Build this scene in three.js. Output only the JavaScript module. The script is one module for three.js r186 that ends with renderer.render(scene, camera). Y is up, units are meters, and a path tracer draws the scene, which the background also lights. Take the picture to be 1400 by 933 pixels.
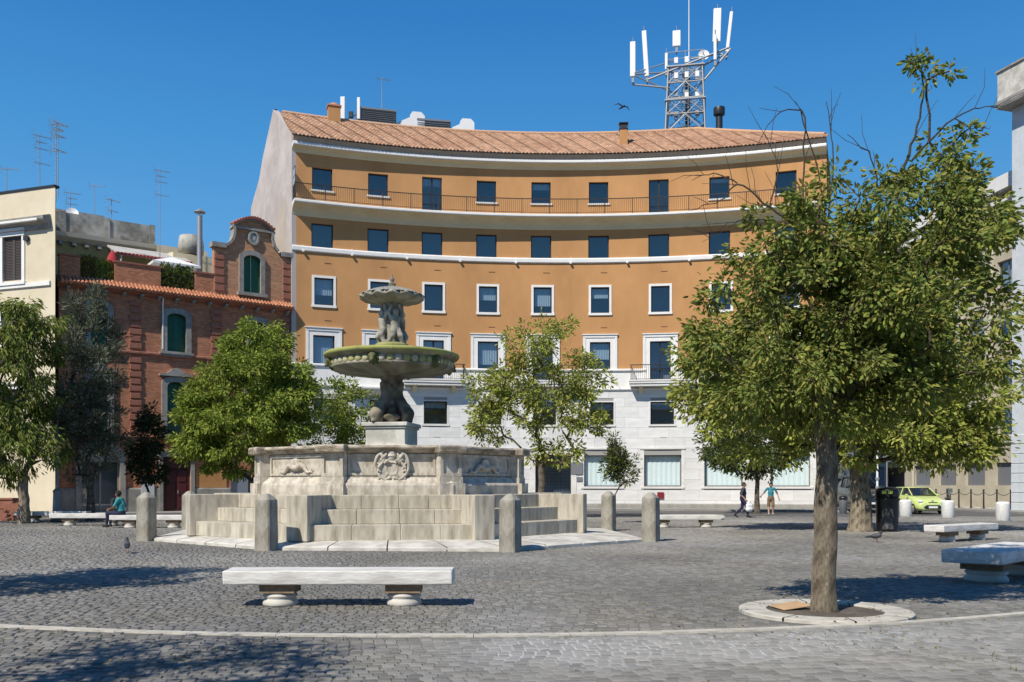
import * as THREE from 'three';
import { mergeGeometries, mergeVertices } from 'three/addons/utils/BufferGeometryUtils.js';
import { RoundedBoxGeometry } from 'three/addons/geometries/RoundedBoxGeometry.js';

// ---------------------------------------------------------------- camera, sky, sun, exposure
const scene = new THREE.Scene();
const camera = new THREE.PerspectiveCamera(40.93, 1400 / 933, 0.1, 900);
camera.position.set(0, 1.6, 0);
camera.lookAt(0, 1.6, -10);
camera.setViewOffset(1400, 933, 0, -197.5, 1400, 933);      // rising-front lens: upright walls stay upright
camera.updateProjectionMatrix();
const renderer = new THREE.WebGLRenderer({ antialias: true });
renderer.toneMapping = THREE.LinearToneMapping;
renderer.toneMappingExposure = 1.08;
renderer.shadowMap.enabled = true;

const SUN_AZ = 37 * Math.PI / 180, SUN_EL = 47 * Math.PI / 180;
const sunDir = new THREE.Vector3(-Math.sin(SUN_AZ) * Math.cos(SUN_EL), Math.sin(SUN_EL), Math.cos(SUN_AZ) * Math.cos(SUN_EL));
{ // a clear deep blue sky, paler towards the horizon
  const w = 512, h = 256, data = new Float32Array(w * h * 4);
  const stops = [[0, .24, .44, .76], [6, .17, .385, .72], [14, .105, .34, .67], [20, .062, .275, .61], [27, .034, .195, .52], [45, .020, .120, .36], [90, .011, .072, .25]];
  for (let j = 0; j < h; j++) {
    const el = ((j + .5) / h - .5) * 180;
    let k = 0; while (k < stops.length - 2 && el > stops[k + 1][0]) k++;
    const a = stops[k], b = stops[k + 1], t = Math.min(1, Math.max(0, (el - a[0]) / (b[0] - a[0])));
    for (let i = 0; i < w; i++) {
      const o = (j * w + i) * 4;
      for (let c = 0; c < 3; c++) data[o + c] = el < 0 ? [.22, .22, .21][c] : a[c + 1] + (b[c + 1] - a[c + 1]) * t;
      data[o + 3] = 1;
    }
  }
  const sky = new THREE.DataTexture(data, w, h, THREE.RGBAFormat, THREE.FloatType);
  sky.mapping = THREE.EquirectangularReflectionMapping; sky.magFilter = THREE.LinearFilter; sky.minFilter = THREE.LinearFilter; sky.needsUpdate = true;
  scene.background = sky; scene.environment = sky;
}
const sun = new THREE.DirectionalLight(new THREE.Color().setRGB(1, .93, .82), 5);
sun.position.copy(sunDir).multiplyScalar(120).add(new THREE.Vector3(0, 0, -30)); sun.target.position.set(0, 0, -30);
sun.castShadow = true; sun.shadow.mapSize.set(4096, 4096); sun.name = 'sun';
Object.assign(sun.shadow.camera, { left: -60, right: 60, top: 60, bottom: -60, near: 1, far: 300 });
scene.add(sun, sun.target);

// ---------------------------------------------------------------- helpers
const PI = Math.PI, sin = Math.sin, cos = Math.cos, hypot = Math.hypot, min = Math.min, max = Math.max, abs = Math.abs;
const V = (x, y, z) => new THREE.Vector3(x, y, z);
const lerp = (a, b, t) => a + (b - a) * t, clamp = (x, a, b) => min(b, max(a, x)), smooth = (a, b, x) => { const t = clamp((x - a) / (b - a), 0, 1); return t * t * (3 - 2 * t); };
function rng(seed) { let a = seed >>> 0; return () => { a = (a + 0x6D2B79F5) | 0; let t = Math.imul(a ^ (a >>> 15), 1 | a); t = (t + Math.imul(t ^ (t >>> 7), 61 | t)) ^ t; return ((t ^ (t >>> 14)) >>> 0) / 4294967296; }; }
const hash = (x, y, z = 0) => { let h = Math.imul(x | 0, 374761393) ^ Math.imul(y | 0, 668265263) ^ Math.imul(z | 0, 1440662683); h = Math.imul(h ^ (h >>> 13), 1274126177); return ((h ^ (h >>> 16)) >>> 0) / 4294967296; };
function vn2(x, y, px, py, s) { // value noise that repeats every px, py cells
  const xi = Math.floor(x), yi = Math.floor(y), fx = x - xi, fy = y - yi, u = fx * fx * (3 - 2 * fx), v = fy * fy * (3 - 2 * fy);
  const w = (a, p) => ((a % p) + p) % p, X0 = w(xi, px), X1 = w(xi + 1, px), Y0 = w(yi, py), Y1 = w(yi + 1, py);
  return lerp(lerp(hash(X0, Y0, s), hash(X1, Y0, s), u), lerp(hash(X0, Y1, s), hash(X1, Y1, s), u), v);
}
function fbm2(u, v, nx, ny, oct, s) { let a = 0, k = .5, t = 0; for (let o = 0; o < oct; o++) { a += k * vn2(u * nx, v * ny, nx, ny, s + o); t += k; k *= .5; nx *= 2; ny *= 2; } return a / t; }
function vn3(x, y, z, s = 0) {
  const xi = Math.floor(x), yi = Math.floor(y), zi = Math.floor(z), fx = x - xi, fy = y - yi, fz = z - zi;
  const u = fx * fx * (3 - 2 * fx), v = fy * fy * (3 - 2 * fy), w = fz * fz * (3 - 2 * fz), H = (a, b, c) => hash(xi + a + 7919 * s, yi + b, zi + c);
  return lerp(lerp(lerp(H(0, 0, 0), H(1, 0, 0), u), lerp(H(0, 1, 0), H(1, 1, 0), u), v), lerp(lerp(H(0, 0, 1), H(1, 0, 1), u), lerp(H(0, 1, 1), H(1, 1, 1), u), v), w);
}
const toSRGB = (x) => 255 * (x <= .0031308 ? 12.92 * x : 1.055 * Math.pow(x, 1 / 2.4) - .055);
// a computed texture; fn(u, v) gives linear colour (or one height); it repeats every pu x pv metres
function tex(size, pu, pv, fn, height = false) {
  const d = new Uint8Array(size * size * 4);
  for (let j = 0; j < size; j++) for (let i = 0; i < size; i++) {
    const c = fn((i + .5) / size, (j + .5) / size), o = (j * size + i) * 4;
    for (let k = 0; k < 3; k++) d[o + k] = height ? clamp(c * 255, 0, 255) : clamp(toSRGB(clamp(c[k], 0, 1)), 0, 255);
    d[o + 3] = 255;
  }
  const t = new THREE.DataTexture(d, size, size);
  t.wrapS = t.wrapT = THREE.RepeatWrapping; t.magFilter = THREE.LinearFilter; t.minFilter = THREE.LinearMipmapLinearFilter;
  t.repeat.set(1 / pu, 1 / pv); if (!height) t.colorSpace = THREE.SRGBColorSpace; t.needsUpdate = true;
  return t;
}
const mix3 = (a, b, t) => [lerp(a[0], b[0], t), lerp(a[1], b[1], t), lerp(a[2], b[2], t)], mul3 = (a, k) => [a[0] * k, a[1] * k, a[2] * k];
function mat(rgb, rough = .85, more = {}) {
  const m = new THREE.MeshPhysicalMaterial({ roughness: rough, ...more });
  m.color.setRGB(...rgb); return m;
}
const W1 = [1, 1, 1];
// surfaces mottled by fine and coarse noise
function mottled(a, b, period, seed, { rough = .88, bump = 0, size = 256, streak = 1, contrast = 1, fine = 1 } = {}) {
  const f = (u, v) => { const n = .55 * fbm2(u, v, 4, 4 * streak, 4, seed) + .3 * fbm2(u, v, 16, 16 * streak, 3, seed + 9) + .15 * fine * hash(u * 4096, v * 4096, seed); return clamp(.5 + (n - .5) * 2.2 * contrast, 0, 1); };
  const o = { map: tex(size, period, period, (u, v) => mix3(a, b, f(u, v))) };
  if (bump) { o.bumpMap = tex(size, period, period, f, true); o.bumpScale = bump; }
  return mat(W1, rough, o);
}

function boxUV(g) { // texture coordinates in metres from the shape's own coordinates
  if (g.index) { const n = g.toNonIndexed(); n.userData = g.userData; g = n; }
  const p = g.attributes.position, uv = new Float32Array(p.count * 2), a = V(), b = V(), c = V(), n = V();
  for (let i = 0; i < p.count; i += 3) {
    a.fromBufferAttribute(p, i); b.fromBufferAttribute(p, i + 1); c.fromBufferAttribute(p, i + 2);
    n.copy(b).sub(a).cross(c.clone().sub(a));
    const x = abs(n.x), y = abs(n.y), z = abs(n.z);
    [a, b, c].forEach((q, k) => { const o = (i + k) * 2; if (y >= x && y >= z) { uv[o] = q.x; uv[o + 1] = q.z; } else if (x > z) { uv[o] = q.z; uv[o + 1] = q.y; } else { uv[o] = q.x; uv[o + 1] = q.y; } });
  }
  g.setAttribute('uv', new THREE.BufferAttribute(uv, 2));
  return g;
}
function join(list) {
  const out = list.filter(Boolean).map((g) => { let n = g.index ? g.toNonIndexed() : g; if (!n.attributes.normal) n.computeVertexNormals(); for (const k of Object.keys(n.attributes)) if (!['position', 'normal', 'uv', 'color'].includes(k)) n.deleteAttribute(k); if (!n.attributes.uv) n.setAttribute('uv', new THREE.BufferAttribute(new Float32Array(n.attributes.position.count * 2), 2)); return n; });
  if (out.some((g) => g.attributes.color)) for (const g of out) if (!g.attributes.color) g.setAttribute('color', new THREE.BufferAttribute(new Float32Array(g.attributes.position.count * 3).fill(1), 3));
  return out.length === 1 ? out[0] : mergeGeometries(out);
}
const box = (w, h, d, x = 0, y = 0, z = 0) => boxUV(new THREE.BoxGeometry(w, h, d).translate(x, y, z));
const span = (x0, x1, y0, y1, z0, z1) => box(x1 - x0, y1 - y0, z1 - z0, (x0 + x1) / 2, (y0 + y1) / 2, (z0 + z1) / 2);
const rbox = (w, h, d, r, x = 0, y = 0, z = 0, s = 2) => boxUV(new RoundedBoxGeometry(w, h, d, s, r).translate(x, y, z));
function rod(a, b, r0, r1 = r0, n = 6) {
  const d = b.clone().sub(a), L = d.length();
  return new THREE.CylinderGeometry(r1, r0, L, n, 1).translate(0, L / 2, 0).applyQuaternion(new THREE.Quaternion().setFromUnitVectors(V(0, 1, 0), d.normalize())).translate(a.x, a.y, a.z);
}
const lathe = (pts, n = 32, a0 = 0, aL = 2 * PI) => new THREE.LatheGeometry(pts.map((p) => new THREE.Vector2(p[0], p[1])), n, a0, aL);
const flat = (g) => { const n = g.index ? g.toNonIndexed() : g; n.computeVertexNormals(); return n; };
function quads(list) { // each entry: four corners (counter-clockwise from outside) and optional uv
  const p = [], uv = [];
  for (const [a, b, c, d, t] of list) for (const k of [0, 1, 2, 0, 2, 3]) { const q = [a, b, c, d][k]; p.push(q.x, q.y, q.z); if (t) uv.push(t[k * 2], t[k * 2 + 1]); else uv.push(0, 0); }
  const g = new THREE.BufferGeometry(); g.setAttribute('position', new THREE.Float32BufferAttribute(p, 3)); g.setAttribute('uv', new THREE.Float32BufferAttribute(uv, 2)); g.computeVertexNormals();
  return g;
}
function extrude(pts, depth, holes = [], bevel = 0) {
  const s = new THREE.Shape(pts.map((p) => new THREE.Vector2(p[0], p[1])));
  for (const h of holes) s.holes.push(new THREE.Path(h.map((p) => new THREE.Vector2(p[0], p[1]))));
  return boxUV(new THREE.ExtrudeGeometry(s, { depth, bevelEnabled: bevel > 0, bevelSize: bevel, bevelThickness: bevel, bevelSegments: 1, curveSegments: 8 }));
}
// naive surface nets: the zero level of a distance field as one smooth mesh
function sdfGeo(fn, lo, hi, cell) {
  const nx = Math.ceil((hi[0] - lo[0]) / cell) + 1, ny = Math.ceil((hi[1] - lo[1]) / cell) + 1, nz = Math.ceil((hi[2] - lo[2]) / cell) + 1;
  const f = new Float32Array(nx * ny * nz), id = new Int32Array(nx * ny * nz).fill(-1), I = (x, y, z) => x + nx * (y + ny * z), pos = [], idx = [];
  for (let z = 0; z < nz; z++) for (let y = 0; y < ny; y++) for (let x = 0; x < nx; x++) f[I(x, y, z)] = fn(lo[0] + x * cell, lo[1] + y * cell, lo[2] + z * cell);
  for (let z = 0; z < nz - 1; z++) for (let y = 0; y < ny - 1; y++) for (let x = 0; x < nx - 1; x++) {
    let n = 0, sx = 0, sy = 0, sz = 0;
    const g = []; for (let k = 0; k < 8; k++) g.push(f[I(x + (k & 1), y + ((k >> 1) & 1), z + (k >> 2))]);
    for (let k = 0; k < 8; k++) for (const b of [1, 2, 4]) if (!(k & b)) { const a0 = g[k], a1 = g[k | b]; if (a0 < 0 !== a1 < 0) { const t = a0 / (a0 - a1); n++; sx += (k & 1) + (b === 1 ? t : 0); sy += ((k >> 1) & 1) + (b === 2 ? t : 0); sz += (k >> 2) + (b === 4 ? t : 0); } }
    if (n) { id[I(x, y, z)] = pos.length / 3; pos.push(lo[0] + (x + sx / n) * cell, lo[1] + (y + sy / n) * cell, lo[2] + (z + sz / n) * cell); }
  }
  for (let z = 1; z < nz - 1; z++) for (let y = 1; y < ny - 1; y++) for (let x = 1; x < nx - 1; x++) {
    const a = f[I(x, y, z)] < 0;
    const face = (b, q) => { if (a !== b) { const [i, j, k, l] = q; if (a) idx.push(i, j, k, i, k, l); else idx.push(i, k, j, i, l, k); } };
    face(f[I(x + 1, y, z)] < 0, [id[I(x, y - 1, z - 1)], id[I(x, y, z - 1)], id[I(x, y, z)], id[I(x, y - 1, z)]]);
    face(f[I(x, y + 1, z)] < 0, [id[I(x - 1, y, z - 1)], id[I(x - 1, y, z)], id[I(x, y, z)], id[I(x, y, z - 1)]]);
    face(f[I(x, y, z + 1)] < 0, [id[I(x - 1, y - 1, z)], id[I(x, y - 1, z)], id[I(x, y, z)], id[I(x - 1, y, z)]]);
  }
  const g = new THREE.BufferGeometry(); g.setAttribute('position', new THREE.Float32BufferAttribute(pos, 3)); g.setIndex(idx); g.computeVertexNormals();
  return g;
}
const smin = (a, b, k) => { const h = max(k - abs(a - b), 0) / k; return min(a, b) - h * h * k * .25; };
function cap(x, y, z, c) { // distance to a tapered capsule [ax, ay, az, bx, by, bz, ra, rb]
  const bx = c[3] - c[0], by = c[4] - c[1], bz = c[5] - c[2], px = x - c[0], py = y - c[1], pz = z - c[2];
  const t = clamp((px * bx + py * by + pz * bz) / (bx * bx + by * by + bz * bz + 1e-9), 0, 1);
  return hypot(px - bx * t, py - by * t, pz - bz * t) - lerp(c[6], c[7], t);
}
const capsField = (caps, k) => (x, y, z) => { let d = 9; for (const c of caps) d = smin(d, cap(x, y, z, c), k); return d; };
function boundsOf(caps, pad) { const lo = [9e9, 9e9, 9e9], hi = [-9e9, -9e9, -9e9]; for (const c of caps) for (let k = 0; k < 3; k++) { const r = max(c[6], c[7]) + pad; lo[k] = min(lo[k], c[k] - r, c[k + 3] - r); hi[k] = max(hi[k], c[k] + r, c[k + 3] + r); } return [lo, hi]; }
const capsGeo = (caps, k, cell) => { const [lo, hi] = boundsOf(caps, cell * 3); return sdfGeo(capsField(caps, k), lo, hi, cell); };
function colorBy(g, fn) { const p = g.attributes.position, c = new Float32Array(p.count * 3); for (let i = 0; i < p.count; i++) { const q = fn(p.getX(i), p.getY(i), p.getZ(i)); c[i * 3] = q[0]; c[i * 3 + 1] = q[1]; c[i * 3 + 2] = q[2]; } g.setAttribute('color', new THREE.BufferAttribute(c, 3)); return g; }

// names, things, parts
const used = new Map();
function numbered(n) { const k = used.get(n) ?? 0; used.set(n, k + 1); return k ? `${n}_${String(k).padStart(3, '0')}` : n; }
function shade(m) { m.castShadow = true; m.receiveShadow = true; return m; }
function part(name, geo, m, parent, label) { const o = shade(new THREE.Mesh(geo, m)); o.name = name; parent.add(o); if (label) o.userData.label = label; return o; }
function tag(o, label, category, group) { o.userData.label = label; o.userData.category = category; if (group) o.userData.group = group; return o; }
function thing(name, label, category, [x, y, z] = [0, 0, 0], turn = 0, group) { const o = new THREE.Group(); o.name = numbered(name); scene.add(o); o.position.set(x, y, z); o.rotation.y = turn; return tag(o, label, category, group); }
function solo(name, geo, m, label, category, [x, y, z] = [0, 0, 0], turn = 0, group) { const o = shade(new THREE.Mesh(geo, m)); o.name = numbered(name); scene.add(o); o.position.set(x, y, z); o.rotation.y = turn; return tag(o, label, category, group); }
function structure(name, geo, m, label) { const o = shade(new THREE.Mesh(geo, m)); o.name = numbered(name); o.userData.kind = 'structure'; if (label) o.userData.label = label; scene.add(o); return o; }
function dup(root, [x, y, z], turn, label, group) { const r = root.clone(); r.name = numbered(root.name.replace(/_\d{3}$/, '')); r.userData = { ...root.userData }; scene.add(r); r.position.set(x, y, z); r.rotation.y = turn; if (label) r.userData.label = label; if (group) r.userData.group = group; return r; }
const sub = (name, parent, [x, y, z] = [0, 0, 0], turn = 0) => { const o = new THREE.Group(); o.name = name; parent.add(o); o.position.set(x, y, z); o.rotation.y = turn; return o; };

// ---------------------------------------------------------------- materials
const M = {
  orange: mottled([.42, .215, .082], [.54, .282, .112], 6, 11, { bump: .004, contrast: .8, size: 512, streak: .5 }),
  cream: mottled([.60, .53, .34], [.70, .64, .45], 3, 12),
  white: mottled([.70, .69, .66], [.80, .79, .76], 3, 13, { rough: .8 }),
  travertine: mottled([.60, .585, .55], [.76, .745, .71], 3, 14, { streak: 4, bump: .003, rough: .75, size: 512 }),
  bench: mottled([.46, .445, .41], [.74, .725, .685], 1.3, 15, { streak: 6, bump: .004, rough: .7, size: 512, contrast: 1.2 }),
  benchLeg: mottled([.17, .11, .06], [.36, .28, .19], .9, 16, { bump: .006 }),
  oldStone: mottled([.27, .23, .17], [.63, .58, .49], .9, 17, { bump: .008, size: 512, contrast: 1.15, streak: .5 }),
  rimStone: mottled([.15, .115, .075], [.50, .44, .35], 1.4, 27, { bump: .006, contrast: 1.4, streak: 3 }),
  stepStone: mottled([.18, .15, .10], [.56, .515, .42], 1.5, 18, { bump: .006, size: 512, contrast: 1.25, streak: .25 }),
  paleStone: mottled([.40, .38, .33], [.63, .605, .545], 2.2, 19, { bump: .003, contrast: 1.45, size: 512 }),
  postStone: mottled([.165, .15, .115], [.35, .33, .275], .7, 20, { bump: .006, contrast: 1.0, streak: .5 }),
  bowlStone: mat(W1, .9, { vertexColors: true }),
  kerb: mottled([.38, .355, .30], [.58, .55, .48], .8, 21, { bump: .003 }),
  soil: mottled([.075, .06, .045], [.16, .135, .105], .7, 22, { bump: .02 }),
  gable: mottled([.40, .345, .315], [.55, .50, .47], 7, 23, { bump: .004, contrast: 1.1, size: 512 }),
  beige: mottled([.40, .355, .26], [.52, .475, .37], 4, 24),
  yellow: mottled([.60, .52, .37], [.70, .62, .465], 5, 25),
  yellowOld: mottled([.40, .32, .12], [.52, .43, .20], 3, 26),
  concrete: mottled([.16, .155, .135], [.42, .41, .37], 4, 28, { streak: 1, contrast: 1.5 }),
  blueStone: mottled([.46, .50, .53], [.58, .62, .65], 3, 29),
  greyStone: mottled([.20, .19, .17], [.33, .32, .29], 1.5, 30),
  quoinBrick: mottled([.25, .095, .06], [.39, .165, .11], .6, 31, { bump: .006 }),
  darkFrame: mat([.018, .02, .024], .45),
  iron: mat([.035, .033, .032], .5, { metalness: .3 }),
  galvanised: mat([.33, .345, .36], .5, { metalness: .5 }),
  whitePaint: mat([.78, .78, .76], .5),
  greyMetal: mat([.24, .25, .26], .5, { metalness: .4 }),
  black: mat([.012, .012, .013], .35),
  greenShutter: mat([.012, .14, .085], .5),
  brownShutter: mat([.085, .07, .065], .65),
  redDoor: mat([.075, .012, .012], .5),
  interior: mat([.42, .41, .39], .95),
  blind: mat([.55, .57, .56], .9), curtain: mat([.84, .86, .86], .9),
  glass: mat([.62, .72, .80], .02, { transmission: 1, ior: 2.15, thickness: 0 }),
  tealGlass: mat([.90, .97, .97], .03, { transmission: 1, ior: 1.9, thickness: 0 }),
  bark: mottled([.055, .042, .03], [.20, .165, .12], .35, 33, { streak: 1, bump: .02, contrast: 1.3 }),
  barkPale: mottled([.085, .062, .038], [.40, .335, .24], .36, 34, { streak: .5, bump: .016, size: 512, contrast: 1.35, fine: 1.6 }),
  twig: mat([.075, .06, .05], .9),
  asphalt: mottled([.075, .074, .072], [.12, .118, .114], 3, 35, { bump: .004 }),
  sidewalk: mottled([.20, .195, .18], [.30, .29, .27], 4, 36),
};
// red brick: 25 x 6.5 cm courses, far too small in the picture to be told apart
function brickMat(a, b, mortar, seed) {
  const N = 8, Rr = 28, at = (u, v) => { const r = Math.floor(v * Rr), y = v * Rr - r, x0 = u * N + (r % 2) * .5, c = ((Math.floor(x0) % N) + N) % N, x = x0 - Math.floor(x0); return [c, r, x < .05 || y < .16]; };
  const col = (u, v) => { const [c, r, m] = at(u, v); if (m) return mortar; const k = hash(c, r, seed), n = fbm2(u, v, 8, 8, 3, seed); return mul3(mix3(a, b, clamp(.75 * k + .5 * (n - .25), 0, 1)), .85 + .3 * hash(c, r, seed + 3)); };
  return mat(W1, .9, { map: tex(512, 2, 2, col), bumpMap: tex(512, 2, 2, (u, v) => at(u, v)[2] ? .2 : .7 + .3 * fbm2(u, v, 32, 32, 2, seed), true), bumpScale: .006 });
}
M.brick = brickMat([.33, .115, .052], [.53, .215, .11], [.32, .20, .135], 41);
M.brickPale = brickMat([.38, .165, .08], [.56, .28, .145], [.40, .28, .19], 42);
M.ashlar = (() => { // smooth travertine facing
  const f = (u, v) => clamp(.5 + (.6 * fbm2(u, v, 3, 24, 4, 51) + .4 * fbm2(u, v, 24, 48, 3, 52) - .5) * 1.6, 0, 1);
  return mat(W1, .7, { map: tex(512, 6, 6, (u, v) => mix3([.62, .62, .61], [.78, .78, .775], f(u, v))) });
})();

// ---------------------------------------------------------------- ground: cobbles, ring of kerb stones, street beyond
const FX = -3.85, FZ = -29.3, FTURN = 7.5 * PI / 180;                    // fountain
const POSTS = [[-6.06, -22.55], [-.04, -22.05], [3.98, -26.2], [3.4, -32.2], [-1.66, -36.4], [-7.66, -36.9], [-11.64, -33.0], [-10.6, -26.5]];
const RING = { x: -1.05, z: -27.15, r: 17.4 };
const TREE_PIT = { x: 3.95, z: -11.55, r: 1.06 };
const insidePoly = (x, z, P) => { let c = false; for (let i = 0, j = P.length - 1; i < P.length; j = i++) if ((P[i][1] > z) !== (P[j][1] > z) && x < (P[j][0] - P[i][0]) * (z - P[i][1]) / (P[j][1] - P[i][1]) + P[i][0]) c = !c; return c; };
const dust = (x, z) => { // pale sand swept out of the joints, thickest outside the kerb ring
  const e = hypot(x - RING.x, z - RING.z) - RING.r, n = vn3(x * .55 + 40, 3, z * .55) * .6 + vn3(x * 2.1, 7, z * 2.1) * .4;
  const band = e > 0 ? smooth(-2.5, 1.5, x) * smooth(.05, .35, e) * (1 - smooth(.7, 2.2, e)) : 0, lane = e > 0 ? .30 * smooth(-4, 2, x) : .12;
  return clamp(band * (.25 + 1.0 * n) + lane * n * 1.5 + .25 * smooth(.62, .8, n), 0, 1);
};
{
  const paving = structure('piazza_paving', new THREE.PlaneGeometry(1200, 1200).rotateX(-PI / 2).translate(0, -.034, -250), mottled([.10, .10, .098], [.155, .153, .148], 2.5, 37, { fine: 2, contrast: 1.4 }));
  paving.geometry = boxUV(paving.geometry);
  // mortar and sand in the joints
  const X = 160, Z = 176, w = 64, d = 46, g = new THREE.PlaneGeometry(w, d, X, Z).rotateX(-PI / 2).translate(0, -.0125, -26.5);
  colorBy(g, (x, y, z) => { const k = dust(x, z), n = vn3(x * 3, 1, z * 3), moss = smooth(.70, .78, vn3(x * 1.7 + 9, 5, z * 1.7)) * .5; return mix3(mix3([.07, .066, .058], [.14, .134, .12], n), [.46, .455, .44], k).map((c, i) => lerp(c, [.10, .12, .03][i], moss * (1 - k))); });
  const mortar = part('joint_sand', g, mat(W1, .95, { vertexColors: true }), paving);
  mortar.userData.kind = 'stuff';
  // cobbles of black basalt, about 12 cm square
  const s = .0562, t = .047, q = [], P = (x, y, z) => V(x, y, z), ring = (r, y) => [P(-r, y, r), P(r, y, r), P(r, y, -r), P(-r, y, -r)];
  const A = ring(s, -.03), B = ring(s, -.011), C = ring(t, 0), dome = P(0, .0035, 0);
  for (let i = 0; i < 4; i++) { const j = (i + 1) % 4; q.push([A[i], A[j], B[j], B[i]], [B[i], B[j], C[j], C[i]], [C[i], C[j], dome, dome]); }
  const cob = quads(q), stone = mat(W1, .72, { vertexColors: false });
  stone.bumpMap = tex(128, .1, .1, (u, v) => fbm2(u, v, 4, 4, 4, 61), true); stone.bumpScale = .003;
  const cobUV = boxUV(cob), r = rng(5), list = [];
  const skip = (x, z) => abs(hypot(x - RING.x, z - RING.z) - RING.r) < .135 || hypot(x - TREE_PIT.x, z - TREE_PIT.z) < TREE_PIT.r + .05 || insidePoly(x, z, POSTS) || hypot(x - 12.19, z + 32) < .55 || hypot(x + 20.6, z + 38.8) < .6;
  for (let zone = 0; zone < 2; zone++) {
    const turn = zone ? -.13 : .035, ct = cos(turn), st = sin(turn);
    for (let row = 0; row < 420; row++) {
      const v = -2 - row * .1195; let u = -34 - r() * .1;
      while (u < 34) {
        const wd = .112 + r() * .02; u += wd;
        const x = (u - wd / 2) * ct - v * st, z = (u - wd / 2) * st + v * ct;
        if (z > -4.2 || z < -47 || abs(x) > -z * .575 + 1.6) continue;
        const out = hypot(x - RING.x, z - RING.z) > RING.r;
        if (out !== !!zone && z > -26) continue; if (z <= -26 && zone) continue;
        if (skip(x, z)) continue;
        list.push([x + (r() - .5) * .008, -.004 + (r() - .55) * .013, z + (r() - .5) * .01, turn * -1 + (r() - .5) * .09 + Math.floor(r() * 4) * PI / 2, wd / .1195 * (.97 + r() * .05), r(), r()]);
      }
    }
  }
  const tone = ([x, , z, , , a, b]) => { const k = .115 + .105 * a, n = vn3(x * .35 + 3, 2, z * .35), warm = vn3(x * .8, 9, z * .8 + 50); return mix3(mul3(mix3([1.0, .985, .93], [1.09, 1.0, .84], warm * .7 + b * .3), k * (.70 + .64 * n)), [.40, .40, .39], dust(x, z) * (.18 + .32 * b)); };
  const place = (m, c) => m.compose(V(c[0], c[1], c[2]), new THREE.Quaternion().setFromEuler(new THREE.Euler((c[5] - .5) * .09, c[3], (c[6] - .5) * .09)), V(c[4], 1, 1 / (.5 + c[4] * .5)));
  // those that show largest in the picture stand singly
  const seen = list.map((c, i) => [abs(c[0]) < -c[2] * .56 && c[2] < -7.5 ? -c[2] : 99, i]).sort((a, b) => a[0] - b[0]).slice(0, 300).map((e) => e[1]), single = new Set(seen);
  const shades = [...Array(10)].map((_, k) => { const m = stone.clone(); m.bumpMap = stone.bumpMap; m.color.setRGB(...mul3([1.03, .99, .90], .115 + k * .014)); return m; });
  for (const i of seen) { const c = list[i], t = tone(c), o = part('cobblestone', cobUV, shades[clamp(Math.round((t[1] - .115) / .014), 0, 9)], paving); place(o.matrix, c); o.matrix.decompose(o.position, o.quaternion, o.scale); }
  const rest = list.filter((_, i) => !single.has(i)), im = new THREE.InstancedMesh(cobUV, stone, rest.length), m4 = new THREE.Matrix4(), col = new THREE.Color();
  rest.forEach((c, i) => { im.setMatrixAt(i, place(m4, c)); im.setColorAt(i, col.setRGB(...tone(c))); });
  im.name = 'cobbles'; im.userData.kind = 'stuff'; shade(im); paving.add(im);
  // weeds in the joints
  const wr = rng(8), tuft = []; for (let k = 0; k < 5; k++) { const a = k * 1.3, l = .012 + .010 * (k % 3); tuft.push([V(cos(a) * .004, 0, sin(a) * .004), V(cos(a + 1) * .006, 0, sin(a + 1) * .006), V(cos(a + .4) * l, l * 1.1, sin(a + .4) * l), V(cos(a + .4) * l, l * 1.1, sin(a + .4) * l)]); }
  const spots = []; for (let k = 0; k < 60000 && spots.length < 900; k++) { const z = -6 - wr() * 14, x = (wr() * 2 - 1) * (-z * .57), e = abs(hypot(x - RING.x, z - RING.z) - RING.r); if (vn3(x * 1.1 + 9, 5, z * 1.1) + (e < .3 ? .12 : 0) > .73 && !skip(x, z)) spots.push([x, z]); }
  const weeds = new THREE.InstancedMesh(quads(tuft), mat([.11, .13, .03], .9), spots.length);
  spots.forEach(([x, z], i) => weeds.setMatrixAt(i, m4.compose(V(x, -.010, z), new THREE.Quaternion().setFromAxisAngle(V(0, 1, 0), wr() * 6), V(1, .7 + wr(), 1).multiplyScalar(.6 + wr() * .9))));
  weeds.name = 'weeds'; weeds.userData.kind = 'stuff'; shade(weeds); paving.add(weeds);

  // a few dry leaves blown over the paving
  { const fr = rng(12), n = 340, fall = new THREE.InstancedMesh(quads([[V(-.018, 0, 0), V(0, .004, .011), V(.02, .001, 0), V(0, .006, -.011)]]), mat(W1, .9), n);
    for (let i = 0; i < n; i++) { const near = fr() < .5, a = fr() * 6.28, d = Math.sqrt(fr()) * 2.6, z = near ? TREE_PIT.z + sin(a) * d : -7 - fr() * 16, x = near ? TREE_PIT.x + cos(a) * d : (fr() * 2 - 1) * -z * .57, k = .6 + fr() * .9; fall.setMatrixAt(i, m4.compose(V(x, hypot(x - TREE_PIT.x, z - TREE_PIT.z) < 1.08 ? .038 : .004, z), new THREE.Quaternion().setFromEuler(new THREE.Euler(fr() * .3, fr() * 6, fr() * .3)), V(k, k, k))); fall.setColorAt(i, col.setRGB(...mix3([.10, .06, .025], [.30, .22, .08], fr()))); }
    fall.name = 'fallen_leaves'; fall.userData.kind = 'stuff'; shade(fall); paving.add(fall); }

  // ring of flush kerb stones
  const kerbRing = new THREE.Group(); kerbRing.name = 'kerb_ring'; kerbRing.userData.kind = 'structure'; scene.add(kerbRing);
  const kr = rng(9);
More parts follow.
